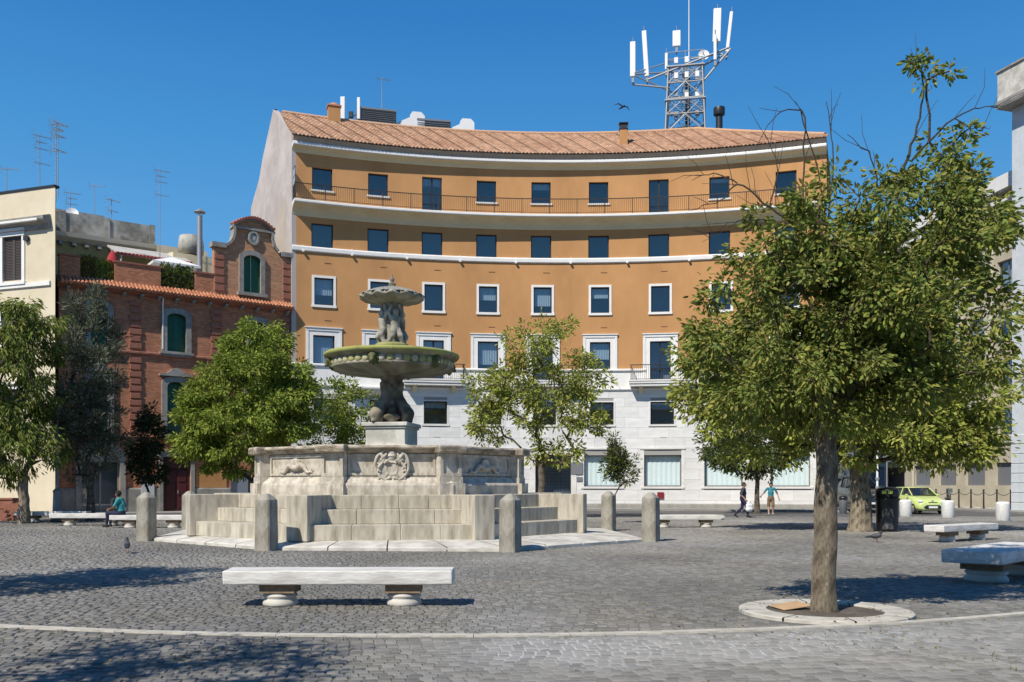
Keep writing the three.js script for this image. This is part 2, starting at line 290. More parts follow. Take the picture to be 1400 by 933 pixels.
  for (let a = -1.15; a < 1.15;) { const da = (.75 + kr() * .5) / RING.r, r0 = RING.r - .065, r1 = RING.r + .065, g0 = .004 / RING.r;
    const pt = (rr, an, y) => V(RING.x + rr * sin(an), y, RING.z + rr * cos(an)), y = .006 + kr() * .004, a0 = a + g0, a1 = a + da - g0;
    part('kerb_stone', boxUV(quads([[pt(r1, a0, y), pt(r1, a1, y), pt(r0, a1, y), pt(r0, a0, y)], [pt(r1, a0, -.03), pt(r1, a1, -.03), pt(r1, a1, y), pt(r1, a0, y)], [pt(r0, a1, -.03), pt(r0, a0, -.03), pt(r0, a0, y), pt(r0, a1, y)], [pt(r0, a0, -.03), pt(r1, a0, -.03), pt(r1, a0, y), pt(r0, a0, y)], [pt(r1, a1, -.03), pt(r0, a1, -.03), pt(r0, a1, y), pt(r1, a1, y)]])), M.kerb, kerbRing);
    a += da; }
  // stone ring round the near tree, with bare soil inside
  const pit = thing('tree_ring', 'round pale stone ring set in the cobbles at the foot of the nearest tree', 'stone ring', [TREE_PIT.x, 0, TREE_PIT.z]);
  for (let k = 0; k < 8; k++) { const a0 = k * PI / 4 + .012, aL = PI / 4 - .024; part('ring_stone', boxUV(flat(lathe([[.71, -.03], [.71, .030], [.722, .036], [1.04, .036], [1.055, .028], [1.055, -.03]], 6, a0, aL))), M.kerb, pit); }
  part('soil', boxUV(new THREE.CircleGeometry(.72, 40).rotateX(-PI / 2).translate(0, .012, 0)), M.soil, pit);
  // street and pavements in front of the buildings
  const st = structure('street', boxUV(new THREE.PlaneGeometry(150, 26).rotateX(-PI / 2).translate(10, -.004, -60.5)), M.asphalt);
  const side = new THREE.Shape(); side.absarc(3.5, 15, 42.4, PI / 2 - .46, PI / 2 + .48, false); side.absarc(3.5, 15, 46, PI / 2 + .48, PI / 2 - .46, true);
  structure('pavement', boxUV(new THREE.ExtrudeGeometry(side, { depth: .12, bevelEnabled: false, curveSegments: 48 }).rotateX(-PI / 2).translate(0, -.002, 0)), M.sidewalk);
  structure('pavement', boxUV(extrude([[-40, 47.2], [-24, 45.6], [-11.4, 54.6], [-14, 60], [-40, 62]], .12).rotateX(-PI / 2)), M.sidewalk);
  structure('pavement', boxUV(extrude([[29.2, 40], [60, 40], [60, 100], [24.5, 100]], .12).rotateX(-PI / 2)), M.sidewalk);
}

// ---------------------------------------------------------------- the fountain
{
  const F = thing('fountain', 'large old stone fountain with octagonal stepped base and two mossy bowls', 'fountain', [FX, 0, FZ], FTURN);
  const r = rng(21), K = 1 / cos(PI / 8), local = (p) => V(p[0], 0, p[1]).sub(F.position).applyAxisAngle(V(0, 1, 0), -FTURN);
  // paved apron between the posts, rising to the steps
  const outer = POSTS.map(local).map((v) => v.multiplyScalar(.985)), base = [2, 1, 0, 7, 6, 5, 4, 3];
  const inner = (p) => { const a = Math.atan2(p.x, p.z), k = Math.round(a / (PI / 4)) * PI / 4, rr = 5.55 / cos(a - k); return V(sin(a) * rr, .2, cos(a) * rr); };
  for (let i = 0; i < 8; i++) {
    const A = outer[i], B = outer[(i + 1) % 8], n = 4;
    for (let j = 0; j < n; j++) {
      const t0 = j / n + .003, t1 = (j + 1) / n - .003, pa = A.clone().lerp(B, t0), pb = A.clone().lerp(B, t1), ia = inner(pa), ib = inner(pb), y = .075 + r() * .008;
      const m0 = pa.clone().lerp(ia, .06), m1 = pb.clone().lerp(ib, .06); pa.y = pb.y = -.03; const qa = pa.clone().setY(y - .018), qb = pb.clone().setY(y - .018); m0.y = m1.y = y + .012;
      part('paving_slab', boxUV(quads([[pa, qa, qb, pb].reverse(), [qa, m0, m1, qb].reverse(), [m0, ia, ib, m1].reverse(), [pa, ia.clone().setY(-.03), ia, qa], [ib.clone().setY(-.03), pb, qb, ib]].map((q) => { const [a, b, c] = q, nn = b.clone().sub(a).cross(c.clone().sub(a)); return nn.dot(V(a.x, 20, a.z)) < 0 ? [q[3], q[2], q[1], q[0]] : q; }))), M.paleStone, F);
    }
  }
  // octagonal steps, each of several blocks; eight radial piers stand at the corners
  const heights = [[.17, .58, 5.75], [.58, .96, 5.2], [.96, 1.34, 4.65]], a0 = 3.9;
  for (let k = 0; k < 8; k++) {
    const S = new THREE.Matrix4().makeRotationY(k * PI / 4);
    for (const [h, [y0, y1, a]] of heights.entries()) {
      const side = 2 * a * Math.tan(PI / 8) - .30, cuts = k % 2 ? [0, .36, .74, 1] : [0, .27, .55, .78, 1];
      for (let c = 0; c + 1 < cuts.length; c++) {
        const x0 = -side / 2 + side * cuts[c] + .003, x1 = -side / 2 + side * cuts[c + 1] - .003, dd = .006 * r();
        part('step_block', boxUV(rbox(x1 - x0, y1 - y0, .9, .018, (x0 + x1) / 2, (y0 + y1) / 2, a - .45 - dd)).applyMatrix4(S), M.stepStone, F);
      }
    }
    const C = new THREE.Matrix4().makeRotationY((k + .5) * PI / 4);
    part('corner_pier', rbox(.60, 1.175, 2.4, .02, 0, .17 + 1.175 / 2, 6.28 - 1.2).applyMatrix4(C), M.stepStone, F);
  }
  // basin: base moulding, walls with framed panels, pilasters and rim
  const oct = (pts, k) => boxUV(flat(lathe(pts.map(([x, y]) => [x * K, y]), 1, k * PI / 4 - PI / 8, PI / 4)));
  const rimT = [];
  for (let k = 0; k < 8; k++) {
    const S = new THREE.Matrix4().makeRotationY(k * PI / 4), at = (g) => boxUV(g).applyMatrix4(S);
    part('basin_base', oct([[3.5, 1.335], [4.10, 1.335], [4.10, 1.60], [4.06, 1.66], [3.98, 1.72], [3.90, 1.80], [3.88, 1.84], [3.5, 1.84]], k), M.oldStone, F);
    const wall = part('basin_wall', oct([[3.35, 1.84], [3.80, 1.84], [3.80, 2.50], [3.35, 2.50]], k), M.oldStone, F);
    const side = 2 * 3.8 * Math.tan(PI / 8), C = new THREE.Matrix4().makeRotationY((k + .5) * PI / 4);
    { // corner pier facing outwards on the bisector, its face a sunk panel between raised borders
      const bw = .66, z = 4.24, g = [span(-bw / 2, bw / 2, 1.84, 2.50, 3.6, z), span(-bw / 2 - .06, bw / 2 + .06, 1.335, 1.66, 3.6, z + .16), span(-bw / 2 - .03, bw / 2 + .03, 1.66, 1.84, 3.6, z + .07)];
      for (const [p0, p1, q0, q1] of [[-bw / 2, bw / 2, 2.40, 2.496], [-bw / 2, bw / 2, 1.845, 1.94], [-bw / 2, -bw / 2 + .10, 1.94, 2.40], [bw / 2 - .10, bw / 2, 1.94, 2.40]]) g.push(span(p0 + .003, p1 - .003, q0, q1, z, z + .05));
      part('pilaster', boxUV(join(g)).applyMatrix4(C), M.oldStone, F);
      part('rim_corner', boxUV(join([rbox(bw + .22, .226, 1.0, .05, 0, 2.614, z - .28, 3)])).applyMatrix4(C), M.rimStone, F);
    }
    const g = [], pw = side / 2 - .36; // border of the middle panel
    for (const [p0, p1, q0, q1] of [[-pw, pw, 2.40, 2.48], [-pw, pw, 1.88, 1.95], [-pw, -pw + .08, 1.95, 2.40], [pw - .08, pw, 1.95, 2.40]]) g.push(span(p0, p1, q0, q1, 3.795, 3.845));
    part('panel_border', at(join(g)), M.oldStone, wall);
    for (let c = 0; c < 2; c++) { // rim in two stones a side
      const pr = [[3.25, 2.50], [3.90, 2.50], [3.93, 2.53], [3.96, 2.57], [4.01, 2.59], [4.05, 2.63], [4.055, 2.67], [4.02, 2.712], [3.97, 2.722], [3.25, 2.722]];
      const q = []; const e0 = c ? .0015 : -1, e1 = c ? 1 : -.0015, T = Math.tan(PI / 8);
      for (let i = 0; i + 1 < pr.length; i++) { const [ra, ya] = pr[i], [rb, yb] = pr[i + 1]; q.push([V(e0 * ra * T, ya, ra), V(e1 * ra * T, ya, ra), V(e1 * rb * T, yb, rb), V(e0 * rb * T, yb, rb)]); }
      part('rim_stone', at(quads(q)), M.rimStone, F);
    }
  }
  part('water', new THREE.CircleGeometry(3.4 * K, 8, PI / 8).rotateX(-PI / 2).translate(0, 2.42, 0), mat([.10, .14, .11], .05, { ior: 1.33 }), F);
  // round coat of arms on the face towards the square: shield, triple crown, crossed keys, ribbons
  const arms = sub('coat_of_arms', F, [0, 2.17, 3.82]);
  part('roundel', boxUV(lathe([[0, 0], [.50, 0], [.51, .10], [.48, .145], [.44, .14], [.42, .10], [.0, .10]], 36).rotateX(PI / 2)), M.oldStone, arms);
  {
    const c = []; const oval = (x, y, z, rx, ry, rz) => (px, py, pz) => (hypot((px - x) / rx, (py - y) / ry, (pz - z) / rz) - 1) * min(rx, ry, rz);
    const sh = oval(0, -.10, .05, .21, .27, .10), tiara = oval(0, .30, .06, .13, .17, .11), knob = oval(0, .475, .07, .035, .035, .035);
    for (const s of [-1, 1]) { // keys, lappets and scroll leaves
      c.push([s * -.18, -.32, .05, s * .24, .22, .10, .026, .026], [s * .24, .22, .10, s * .30, .30, .09, .05, .045], [s * .30, .14, .09, s * .24, .22, .10, .03, .03]);
      let px = s * .16, py = .30; for (let k = 1; k < 7; k++) { const x = s * (.16 + .045 * k + .02 * sin(k * 2)), y = .30 - .09 * k; c.push([px, py, .09, x, y, .07 + .03 * sin(k * 2), .032, .034]); px = x; py = y; }
      for (let k = 0; k < 5; k++) { const a = k * .5 + .3; c.push([s * (.34 + .03 * cos(a * 3)), .02 - k * .1, .08, s * (.40 - .02 * k), .05 - k * .1, .07, .03, .022]); }
      c.push([s * .12, .12, .13, s * .2, .05, .1, .035, .03], [s * .06, -.36, .09, s * .16, -.40, .08, .04, .03]);
    }
    const field0 = capsField(c, .025), field = (x, y, z) => field0(x, y, z - .04);
    part('relief', boxUV(sdfGeo((x, y, z) => { let d = smin(field(x, y, z), sh(x, y, z), .02); d = min(d, tiara(x, y + .0, z) + .008 * cos(y * 62)); d = min(d, knob(x, y, z)); d = max(d, -(hypot(x * .8, y + .10, 0) < .16 ? .02 - abs(hypot(x, (y + .10) * .8) - .16) : 1)); return d; }, [-.5, -.5, .0], [.5, .56, .24], .014)), M.oldStone, arms);
  }
  // dolphins and shells carved on the other faces
  {
    const c = []; let p = [-.52, -.12, .06];
    for (const s of [-1, 1]) { p = [s * .06, -.12, .09]; for (let k = 1; k <= 9; k++) { const t = k / 9, q = [s * (.06 + .46 * t), -.12 + .13 * sin(t * 5.4) * (.4 + t), .08]; c.push([...p, ...q, lerp(.11, .04, t), lerp(.105, .03, t)]); p = q; } c.push([...p, p[0] + s * .08, p[1] + .12, .06, .035, .015], [...p, p[0] + s * .11, p[1] - .03, .06, .035, .015], [s * .12, .02, .12, s * .10, .16, .08, .035, .02]); }
    for (let k = -3; k <= 3; k++) c.push([0, -.06, .08, sin(k * .38) * .20, -.06 + cos(k * .38) * .26, .09, .025, .042]);
    const relief = boxUV(capsGeo(c, .02, .016)).scale(1.15, .78, 1).translate(0, .02, 0);
    for (const k of [1, 2, 3, 4, 5, 6, 7]) { const o = part('dolphin_relief', relief, M.oldStone, F); const a = k * PI / 4; o.position.set(sin(a) * 3.79, 2.17, cos(a) * 3.79); o.rotation.y = a; }
  }
  // pedestal
  const ped = part('pedestal', join([rbox(1.52, .32, 1.52, .03, 0, 2.72, 0), rbox(1.30, .80, 1.30, .02, 0, 3.12, 0), rbox(1.40, .06, 1.40, .02, 0, 3.42, 0), rbox(1.50, .13, 1.50, .03, 0, 3.52, 0)]), M.paleStone, F); ped.rotation.y = -.33;
  const grime = (x, y, z) => vn3(x * 3, y * 3, z * 3) * .6 + vn3(x * 9, y * 9, z * 9) * .4;
  const stained = (dark, pale, moss, amount) => (x, y, z) => { const n = grime(x + 5, y, z), m = smooth(.5 - amount * .5, .75 - amount * .5, vn3(x * 4 + 20, y * 4, z * 4) * .7 + .3 * vn3(x * 14, y * 14, z * 14)); return mix3(mix3(dark, pale, clamp((n - .3) * 2.2, 0, 1)), moss, m * amount); };
  // stem with four dolphins, heads down
  {
    const c = [[0, 3.55, 0, 0, 4.95, 0, .38, .30], [0, 4.95, 0, 0, 5.12, 0, .34, .42]];
    for (let k = 0; k < 4; k++) {
      const a = k * PI / 2 + PI / 4, d = (rr, y) => [sin(a) * rr, y, cos(a) * rr];
      let p = d(.66, 3.72); for (const [rr, y, w] of [[.70, 3.86, .19], [.56, 4.02, .20], [.40, 4.25, .17], [.31, 4.5, .13], [.38, 4.72, .10], [.42, 4.82, .09]]) { const q = d(rr, y); c.push([...p, ...q, w * 1.02, w]); p = q; }
      c.push([...d(.78, 3.66), ...d(.86, 3.63), .10, .05]);
      const b = k * PI / 2, e = (rr, y, o = 0) => [sin(b + o) * rr, y, cos(b + o) * rr];
      for (let j = -2; j <= 2; j++) c.push([...e(.52, 3.62), ...e(.62, 3.72 + .09 * cos(j * .6), j * .16), .06, .07]);
      c.push([...e(.46, 3.85), ...e(.5, 3.98), .13, .11]);
    }
    part('dolphin_stem', colorBy(capsGeo(c, .05, .026), stained([.09, .073, .053], [.31, .27, .205], [.10, .095, .04], .25)), M.bowlStone, F);
  }
  // great bowl: shallow dish with a gadrooned band under a mossy lip
  const pts = [[.34, 5.08], [.50, 5.09], [.95, 5.12], [1.40, 5.165], [1.75, 5.22], [1.92, 5.28], [1.97, 5.33], [1.93, 5.38], [1.90, 5.42], [1.90, 5.53], [1.95, 5.57], [2.06, 5.61], [2.13, 5.655], [2.16, 5.71], [2.15, 5.76], [2.11, 5.785], [2.04, 5.78], [1.9, 5.70], [1.4, 5.58], [.5, 5.5], [0, 5.5]];
  const dish = (pp, n, k) => { const g = lathe(pp, n), p = g.attributes.position; for (let i = 0; i < p.count; i++) { const x = p.getX(i), y = p.getY(i), z = p.getZ(i), w = 1 + k * (vn3(x * 5, y * 5, z * 5) - .5); p.setXYZ(i, x * w, y + k * .5 * (vn3(x * 7 + 9, y * 7, z * 7) - .5), z * w); } g.computeVertexNormals(); return g; };
  const lower = stained([.16, .135, .10], [.42, .38, .31], [.16, .17, .05], .22), lip = stained([.20, .18, .075], [.38, .36, .15], [.33, .35, .085], .75);
  const bowl = part('great_bowl', colorBy(dish(pts, 128, .012), (x, y, z) => mix3(lower(x, y, z), lip(x, y, z), smooth(5.60, 5.70, y + .10 * (vn3(x * 6, 1, z * 6) - .5)))), M.bowlStone, F);
  const bead = new THREE.SphereGeometry(1, 10, 8), beadTints = [0, 1, 2].map((k) => colorBy(bead.clone().scale(.128, .125, .085), (x, y, z) => stained([.38, .35, .27], [.68, .64, .55], k ? [.34, .33, .10] : [.56, .52, .42], .25 + .25 * k)(x + k * 7, y, z)));
  for (let k = 0; k < 48; k++) { if (k % 8 === 5) continue; const a = k * 2 * PI / 48 + .1, o = part('gadroon', beadTints[hash(k, 3) < .55 ? 0 : hash(k, 4) < .5 ? 1 : 2], M.bowlStone, F); o.position.set(sin(a) * 1.905, 5.45, cos(a) * 1.905); o.rotation.y = a; }
  { // lion masks between the gadroons
    const c = [[0, 0, 0, 0, .02, .08, .15, .13], [0, -.06, .12, 0, -.09, .17, .07, .06], [-.05, .05, .15, -.08, .05, .14, .03, .03], [.05, .05, .15, .08, .05, .14, .03, .03]];
    for (let k = 0; k < 9; k++) { const a = k * .7 - .2; c.push([cos(a) * .13, sin(a) * .15, .03, cos(a) * .19, sin(a) * .22, -.01, .055, .04]); }
    const g = colorBy(capsGeo(c, .03, .02), stained([.045, .05, .02], [.20, .19, .10], [.08, .11, .02], .6));
    for (let k = 0; k < 6; k++) { const a = (k * 8 + 5) * 2 * PI / 48 + .1, o = part('lion_mask', g, M.bowlStone, F); o.position.set(sin(a) * 1.92, 5.45, cos(a) * 1.92); o.rotation.y = a; }
  }
  // drum, four tritons carrying the upper bowl
  part('drum', colorBy(dish([[0, 5.5], [.60, 5.5], [.60, 5.88], [.55, 5.93], [.52, 6.0], [.55, 6.04], [.53, 6.10], [.47, 6.14], [0, 6.14]], 40, .02), stained([.15, .14, .07], [.34, .32, .19], [.27, .28, .08], .7)), M.bowlStone, F);
  {
    const c = [[0, 6.05, 0, 0, 7.4, 0, .24, .22], [0, 7.30, 0, 0, 7.5, 0, .2, .36]];
    for (let k = 0; k < 4; k++) {
      const a = k * PI / 2 + .35, X = V(cos(a), 0, -sin(a)), Z = V(sin(a), 0, cos(a)), q = (x, y, z) => { const v = X.clone().multiplyScalar(x).addScaledVector(Z, z); return [v.x, y, v.z]; }, add = (p, s, ra, rb) => c.push([...q(...p), ...q(...s), ra, rb]);
      add([0, 6.55, .30], [0, 6.88, .30], .135, .15); add([0, 6.88, .30], [0, 6.98, .30], .13, .07);          // trunk, neck
      add([0, 7.06, .33], [0, 7.12, .34], .085, .09);                                                          // head
      for (const s of [-1, 1]) { add([s * .13, 6.90, .29], [s * .22, 7.10, .27], .06, .05); add([s * .22, 7.10, .27], [s * .12, 7.34, .30], .05, .045); // raised arms
        add([s * .07, 6.56, .32], [s * .13, 6.36, .42], .10, .085); add([s * .13, 6.36, .42], [s * .20, 6.18, .34], .085, .06); add([s * .20, 6.18, .34], [s * .30, 6.16, .24], .06, .03); }
      add([0, 7.12, .42], [0, 7.04, .43], .03, .025);
    }
    part('tritons', colorBy(capsGeo(c, .035, .021), stained([.17, .155, .125], [.50, .475, .42], [.14, .14, .07], .2)), M.bowlStone, F);
  }
  // upper bowl: scalloped edge and a domed top of overlapping scales
  {
    const pp = [[.14, 7.36], [.30, 7.40], [.60, 7.46], [.86, 7.52], [1.0, 7.58], [1.03, 7.63], [1.0, 7.67], [.90, 7.72], [.72, 7.80], [.45, 7.88], [.2, 7.92], [0, 7.93]], g = lathe(pp, 120), p = g.attributes.position;
    for (let i = 0; i < p.count; i++) { const x = p.getX(i), y = p.getY(i), z = p.getZ(i), rr = hypot(x, z), a = Math.atan2(x, z), e = smooth(.55, 1, rr), w = 1 + .035 * e * cos(a * 14); p.setXYZ(i, x * w, y - .06 * e * (.5 - .5 * cos(a * 14)) * smooth(7.75, 7.6, y), z * w); }
    g.computeVertexNormals();
    const top = part('upper_bowl', colorBy(g, stained([.17, .16, .12], [.42, .40, .34], [.15, .16, .08], .35)), M.bowlStone, F);
    const sc = colorBy(new THREE.SphereGeometry(1, 8, 5, 0, 2 * PI, 0, PI / 2).scale(.085, .022, .11), stained([.20, .195, .17], [.48, .475, .44], [.16, .17, .10], .35)), scales = [];
    for (let row = 0; row < 6; row++) { const rr = .94 - row * .135, y = [7.70, 7.755, 7.81, 7.85, 7.88, 7.905][row], n = Math.round(rr * 2 * PI / .155); for (let k = 0; k < n; k++) { const a = (k + (row % 2) * .5) * 2 * PI / n; scales.push(sc.clone().rotateX(.38 - row * .05).rotateY(a).translate(sin(a) * rr, y, cos(a) * rr)); } }
    part('scales', join(scales), M.bowlStone, top).userData.kind = 'stuff';
    part('finial', colorBy(lathe([[0, 7.9], [.20, 7.9], [.20, 7.95], [.14, 7.97], [.11, 8.02], [.13, 8.05], [.09, 8.08], [.045, 8.12], [.07, 8.17], [.075, 8.21], [.04, 8.27], [.015, 8.36], [0, 8.38]], 20), stained([.08, .075, .06], [.24, .22, .18], [.1, .1, .05], .3)), M.bowlStone, F);
  }
}
// six square posts of worn stone round the apron
{
  const ring = (hw, ch, y) => [[hw, hw - ch], [hw - ch, hw], [-hw + ch, hw], [-hw, hw - ch], [-hw, -hw + ch], [-hw + ch, -hw], [hw - ch, -hw], [hw, -hw + ch]].map(([x, z]) => V(x, y, z));
  const L = [ring(.215, .03, -.05), ring(.205, .035, 1.20), ring(.20, .035, 1.245), ring(.075, .02, 1.385), ring(.03, .01, 1.40)], q = [];
  for (let l = 0; l + 1 < L.length; l++) for (let i = 0; i < 8; i++) { const j = (i + 1) % 8; q.push([L[l][j], L[l][i], L[l + 1][i], L[l + 1][j]]); }
  const T = L[4]; q.push([T[6], T[4], T[2], T[0]]);
  const g = boxUV(quads(q)), labels = ['square stone post directly behind the near white travertine bench', 'square stone post before the fountain corner pier that faces the airy tree', 'square stone post beside the lone bench before the pale ground floor', 'square stone post with the thin young tree rising behind it', 'square stone post touching the end of the fountain steps, before the red door', 'square stone post at the apron corner nearest the dark pigeon'];
  [0, 1, 2, 3, 6, 7].forEach((k, i) => { const [x, z] = POSTS[k]; solo('stone_post', g, M.postStone, labels[i], 'stone post', [x, 0, z], -[.34, .46, .5, .45, .3, .3][i], 'stone posts round the fountain'); });
}
// travertine slab benches on two turned supports
{
  const r = rng(31), L = 3.05, D = .58, slab = rbox(L, .19, D, .022, 0, .385, 0, 3);
  { const p = slab.attributes.position; for (let i = 0; i < p.count; i++) { const x = p.getX(i), y = p.getY(i), z = p.getZ(i), n = (vn3(x * 4, y * 9, z * 9) - .5) * .016; p.setXYZ(i, x + n + (x < -L / 2 + .05 && z > .2 ? .035 : 0), y + n * .5, z + n * .4); } slab.computeVertexNormals(); }
  const sup = join([box(.46, .115, .42, 0, .2325, 0)]), baseG = boxUV(lathe([[0, -.02], [.225, -.02], [.235, .02], [.235, .05], [.215, .08], [.205, .10], [.225, .115], [.23, .135], [.215, .155], [.20, .165], [.20, .176], [0, .176]], 28).scale(1, 1, .93));
  const B = thing('stone_bench', 'long white travertine bench facing the fountain in open sunlight', 'bench', [-2.31, 0, -12.28], .012, 'stone benches round the square');
  part('seat', slab, M.bench, B);
  for (const x of [-.80, .86]) { const s = part('support', sup, M.benchLeg, B); s.position.x = x; part('turned_base', baseG, M.paleStone, s); }
  const put = (x, z, t, l) => dup(B, [x, 0, z], t, l);
  const near = put(8.5, -15.85, .78, 'stone bench speckled by shade beside the tree in the ring'); near.scale.set(1, 1.13, 1.6);
  put(13.05, -26.5, .62, 'stone bench beyond the shaded one, towards the white bollards');
  put(6.55, -34.9, .05, 'stone bench standing alone before the pale ground floor of the curved building');
  put(-13.65, -34.6, -.02, 'stone bench the person in the teal shirt sits on');
  put(-16.9, -36.6, .02, 'stone bench in front of the dark glazed doorway');
  put(-19.9, -39.6, .05, 'stone bench beside the tree nearest the cast iron lamp foot');
}

// ---------------------------------------------------------------- walls with openings
// P(s, h, d): s along the wall, h up, d out of it. Returns the wall's face with holes and their reveals.
function holedWall(P, s0, s1, h0, h1, holes, depth, ds = 99) {
  const S = new Set([s0, s1]), H = new Set([h0, h1]);
  for (const o of holes) { for (const v of [o[0], o[1]]) if (v > s0 && v < s1) S.add(v); for (const v of [o[2], o[3]]) if (v > h0 && v < h1) H.add(v); }
  for (let s = s0 + ds; s < s1; s += ds) S.add(s);
  const ss = [...S].sort((a, b) => a - b), hh = [...H].sort((a, b) => a - b), q = [];
  for (let i = 0; i + 1 < ss.length; i++) for (let j = 0; j + 1 < hh.length; j++) {
    const a = ss[i], b = ss[i + 1], c = hh[j], d = hh[j + 1], ms = (a + b) / 2, mh = (c + d) / 2;
    if (b - a < 1e-4 || d - c < 1e-4 || holes.some((o) => ms > o[0] && ms < o[1] && mh > o[2] && mh < o[3])) continue;
    q.push([P(a, c, 0), P(b, c, 0), P(b, d, 0), P(a, d, 0), [a, c, b, c, b, d, a, d]]);
  }
  for (const [a, b, c, d] of holes) {
    const e = -depth;
    q.push([P(a, c, e), P(a, c, 0), P(a, d, 0), P(a, d, e), [0, c, depth, c, depth, d, 0, d]], [P(b, c, 0), P(b, c, e), P(b, d, e), P(b, d, 0), [0, c, depth, c, depth, d, 0, d]], [P(a, d, 0), P(b, d, 0), P(b, d, e), P(a, d, e), [a, 0, b, 0, b, depth, a, depth]], [P(a, c, e), P(b, c, e), P(b, c, 0), P(a, c, 0), [a, 0, b, 0, b, depth, a, depth]]);
  }
  return quads(q);
}
// a closed profile [d, h] swept along the wall from s0 to s1
function sweep(P, prof, s0, s1, ds = 99) {
  const n = max(1, Math.ceil((s1 - s0) / ds)), q = [], m = prof.length, len = [0];
  for (let i = 0; i < m; i++) { const a = prof[i], b = prof[(i + 1) % m]; len.push(len[i] + hypot(a[0] - b[0], a[1] - b[1])); }
  for (let k = 0; k < n; k++) { const a = lerp(s0, s1, k / n), b = lerp(s0, s1, (k + 1) / n); for (let i = 0; i < m; i++) { const p = prof[i], r = prof[(i + 1) % m]; q.push([P(a, p[1], p[0]), P(b, p[1], p[0]), P(b, r[1], r[0]), P(a, r[1], r[0]), [a, len[i], b, len[i], b, len[i + 1], a, len[i + 1]]]); } }
  const g = [quads(q)], cap2 = THREE.ShapeUtils.triangulateShape(prof.map((p) => new THREE.Vector2(...p)), []);
  for (const [s, f] of [[s0, 1], [s1, 0]]) g.push(quads(cap2.map((t) => { const [a, b, c] = f ? t : [t[2], t[1], t[0]]; const A = P(s, prof[a][1], prof[a][0]), B = P(s, prof[b][1], prof[b][0]), C = P(s, prof[c][1], prof[c][0]); return [A, B, C, C, [prof[a][0], prof[a][1], prof[b][0], prof[b][1], prof[c][0], prof[c][1], prof[c][0], prof[c][1]]]; })));
  return join(g);
}
const straight = (x0, z0, x1, z1) => { const L = hypot(x1 - x0, z1 - z0), ux = (x1 - x0) / L, uz = (z1 - z0) / L, f = (s, h, d) => V(x0 + ux * s - uz * d, h, z0 + uz * s + ux * d); f.L = L; f.turn = () => Math.atan2(-uz, ux); return f; };
const rectBars = (w, h, t, dz, z = 0) => join([span(-w / 2, w / 2, 0, t, z, z + dz), span(-w / 2, w / 2, h - t, h, z, z + dz), span(-w / 2, -w / 2 + t, t, h - t, z, z + dz), span(w / 2 - t, w / 2, t, h - t, z, z + dz)]);
const cache = new Map(), once = (k, f) => { if (!cache.has(k)) cache.set(k, f()); return cache.get(k); };

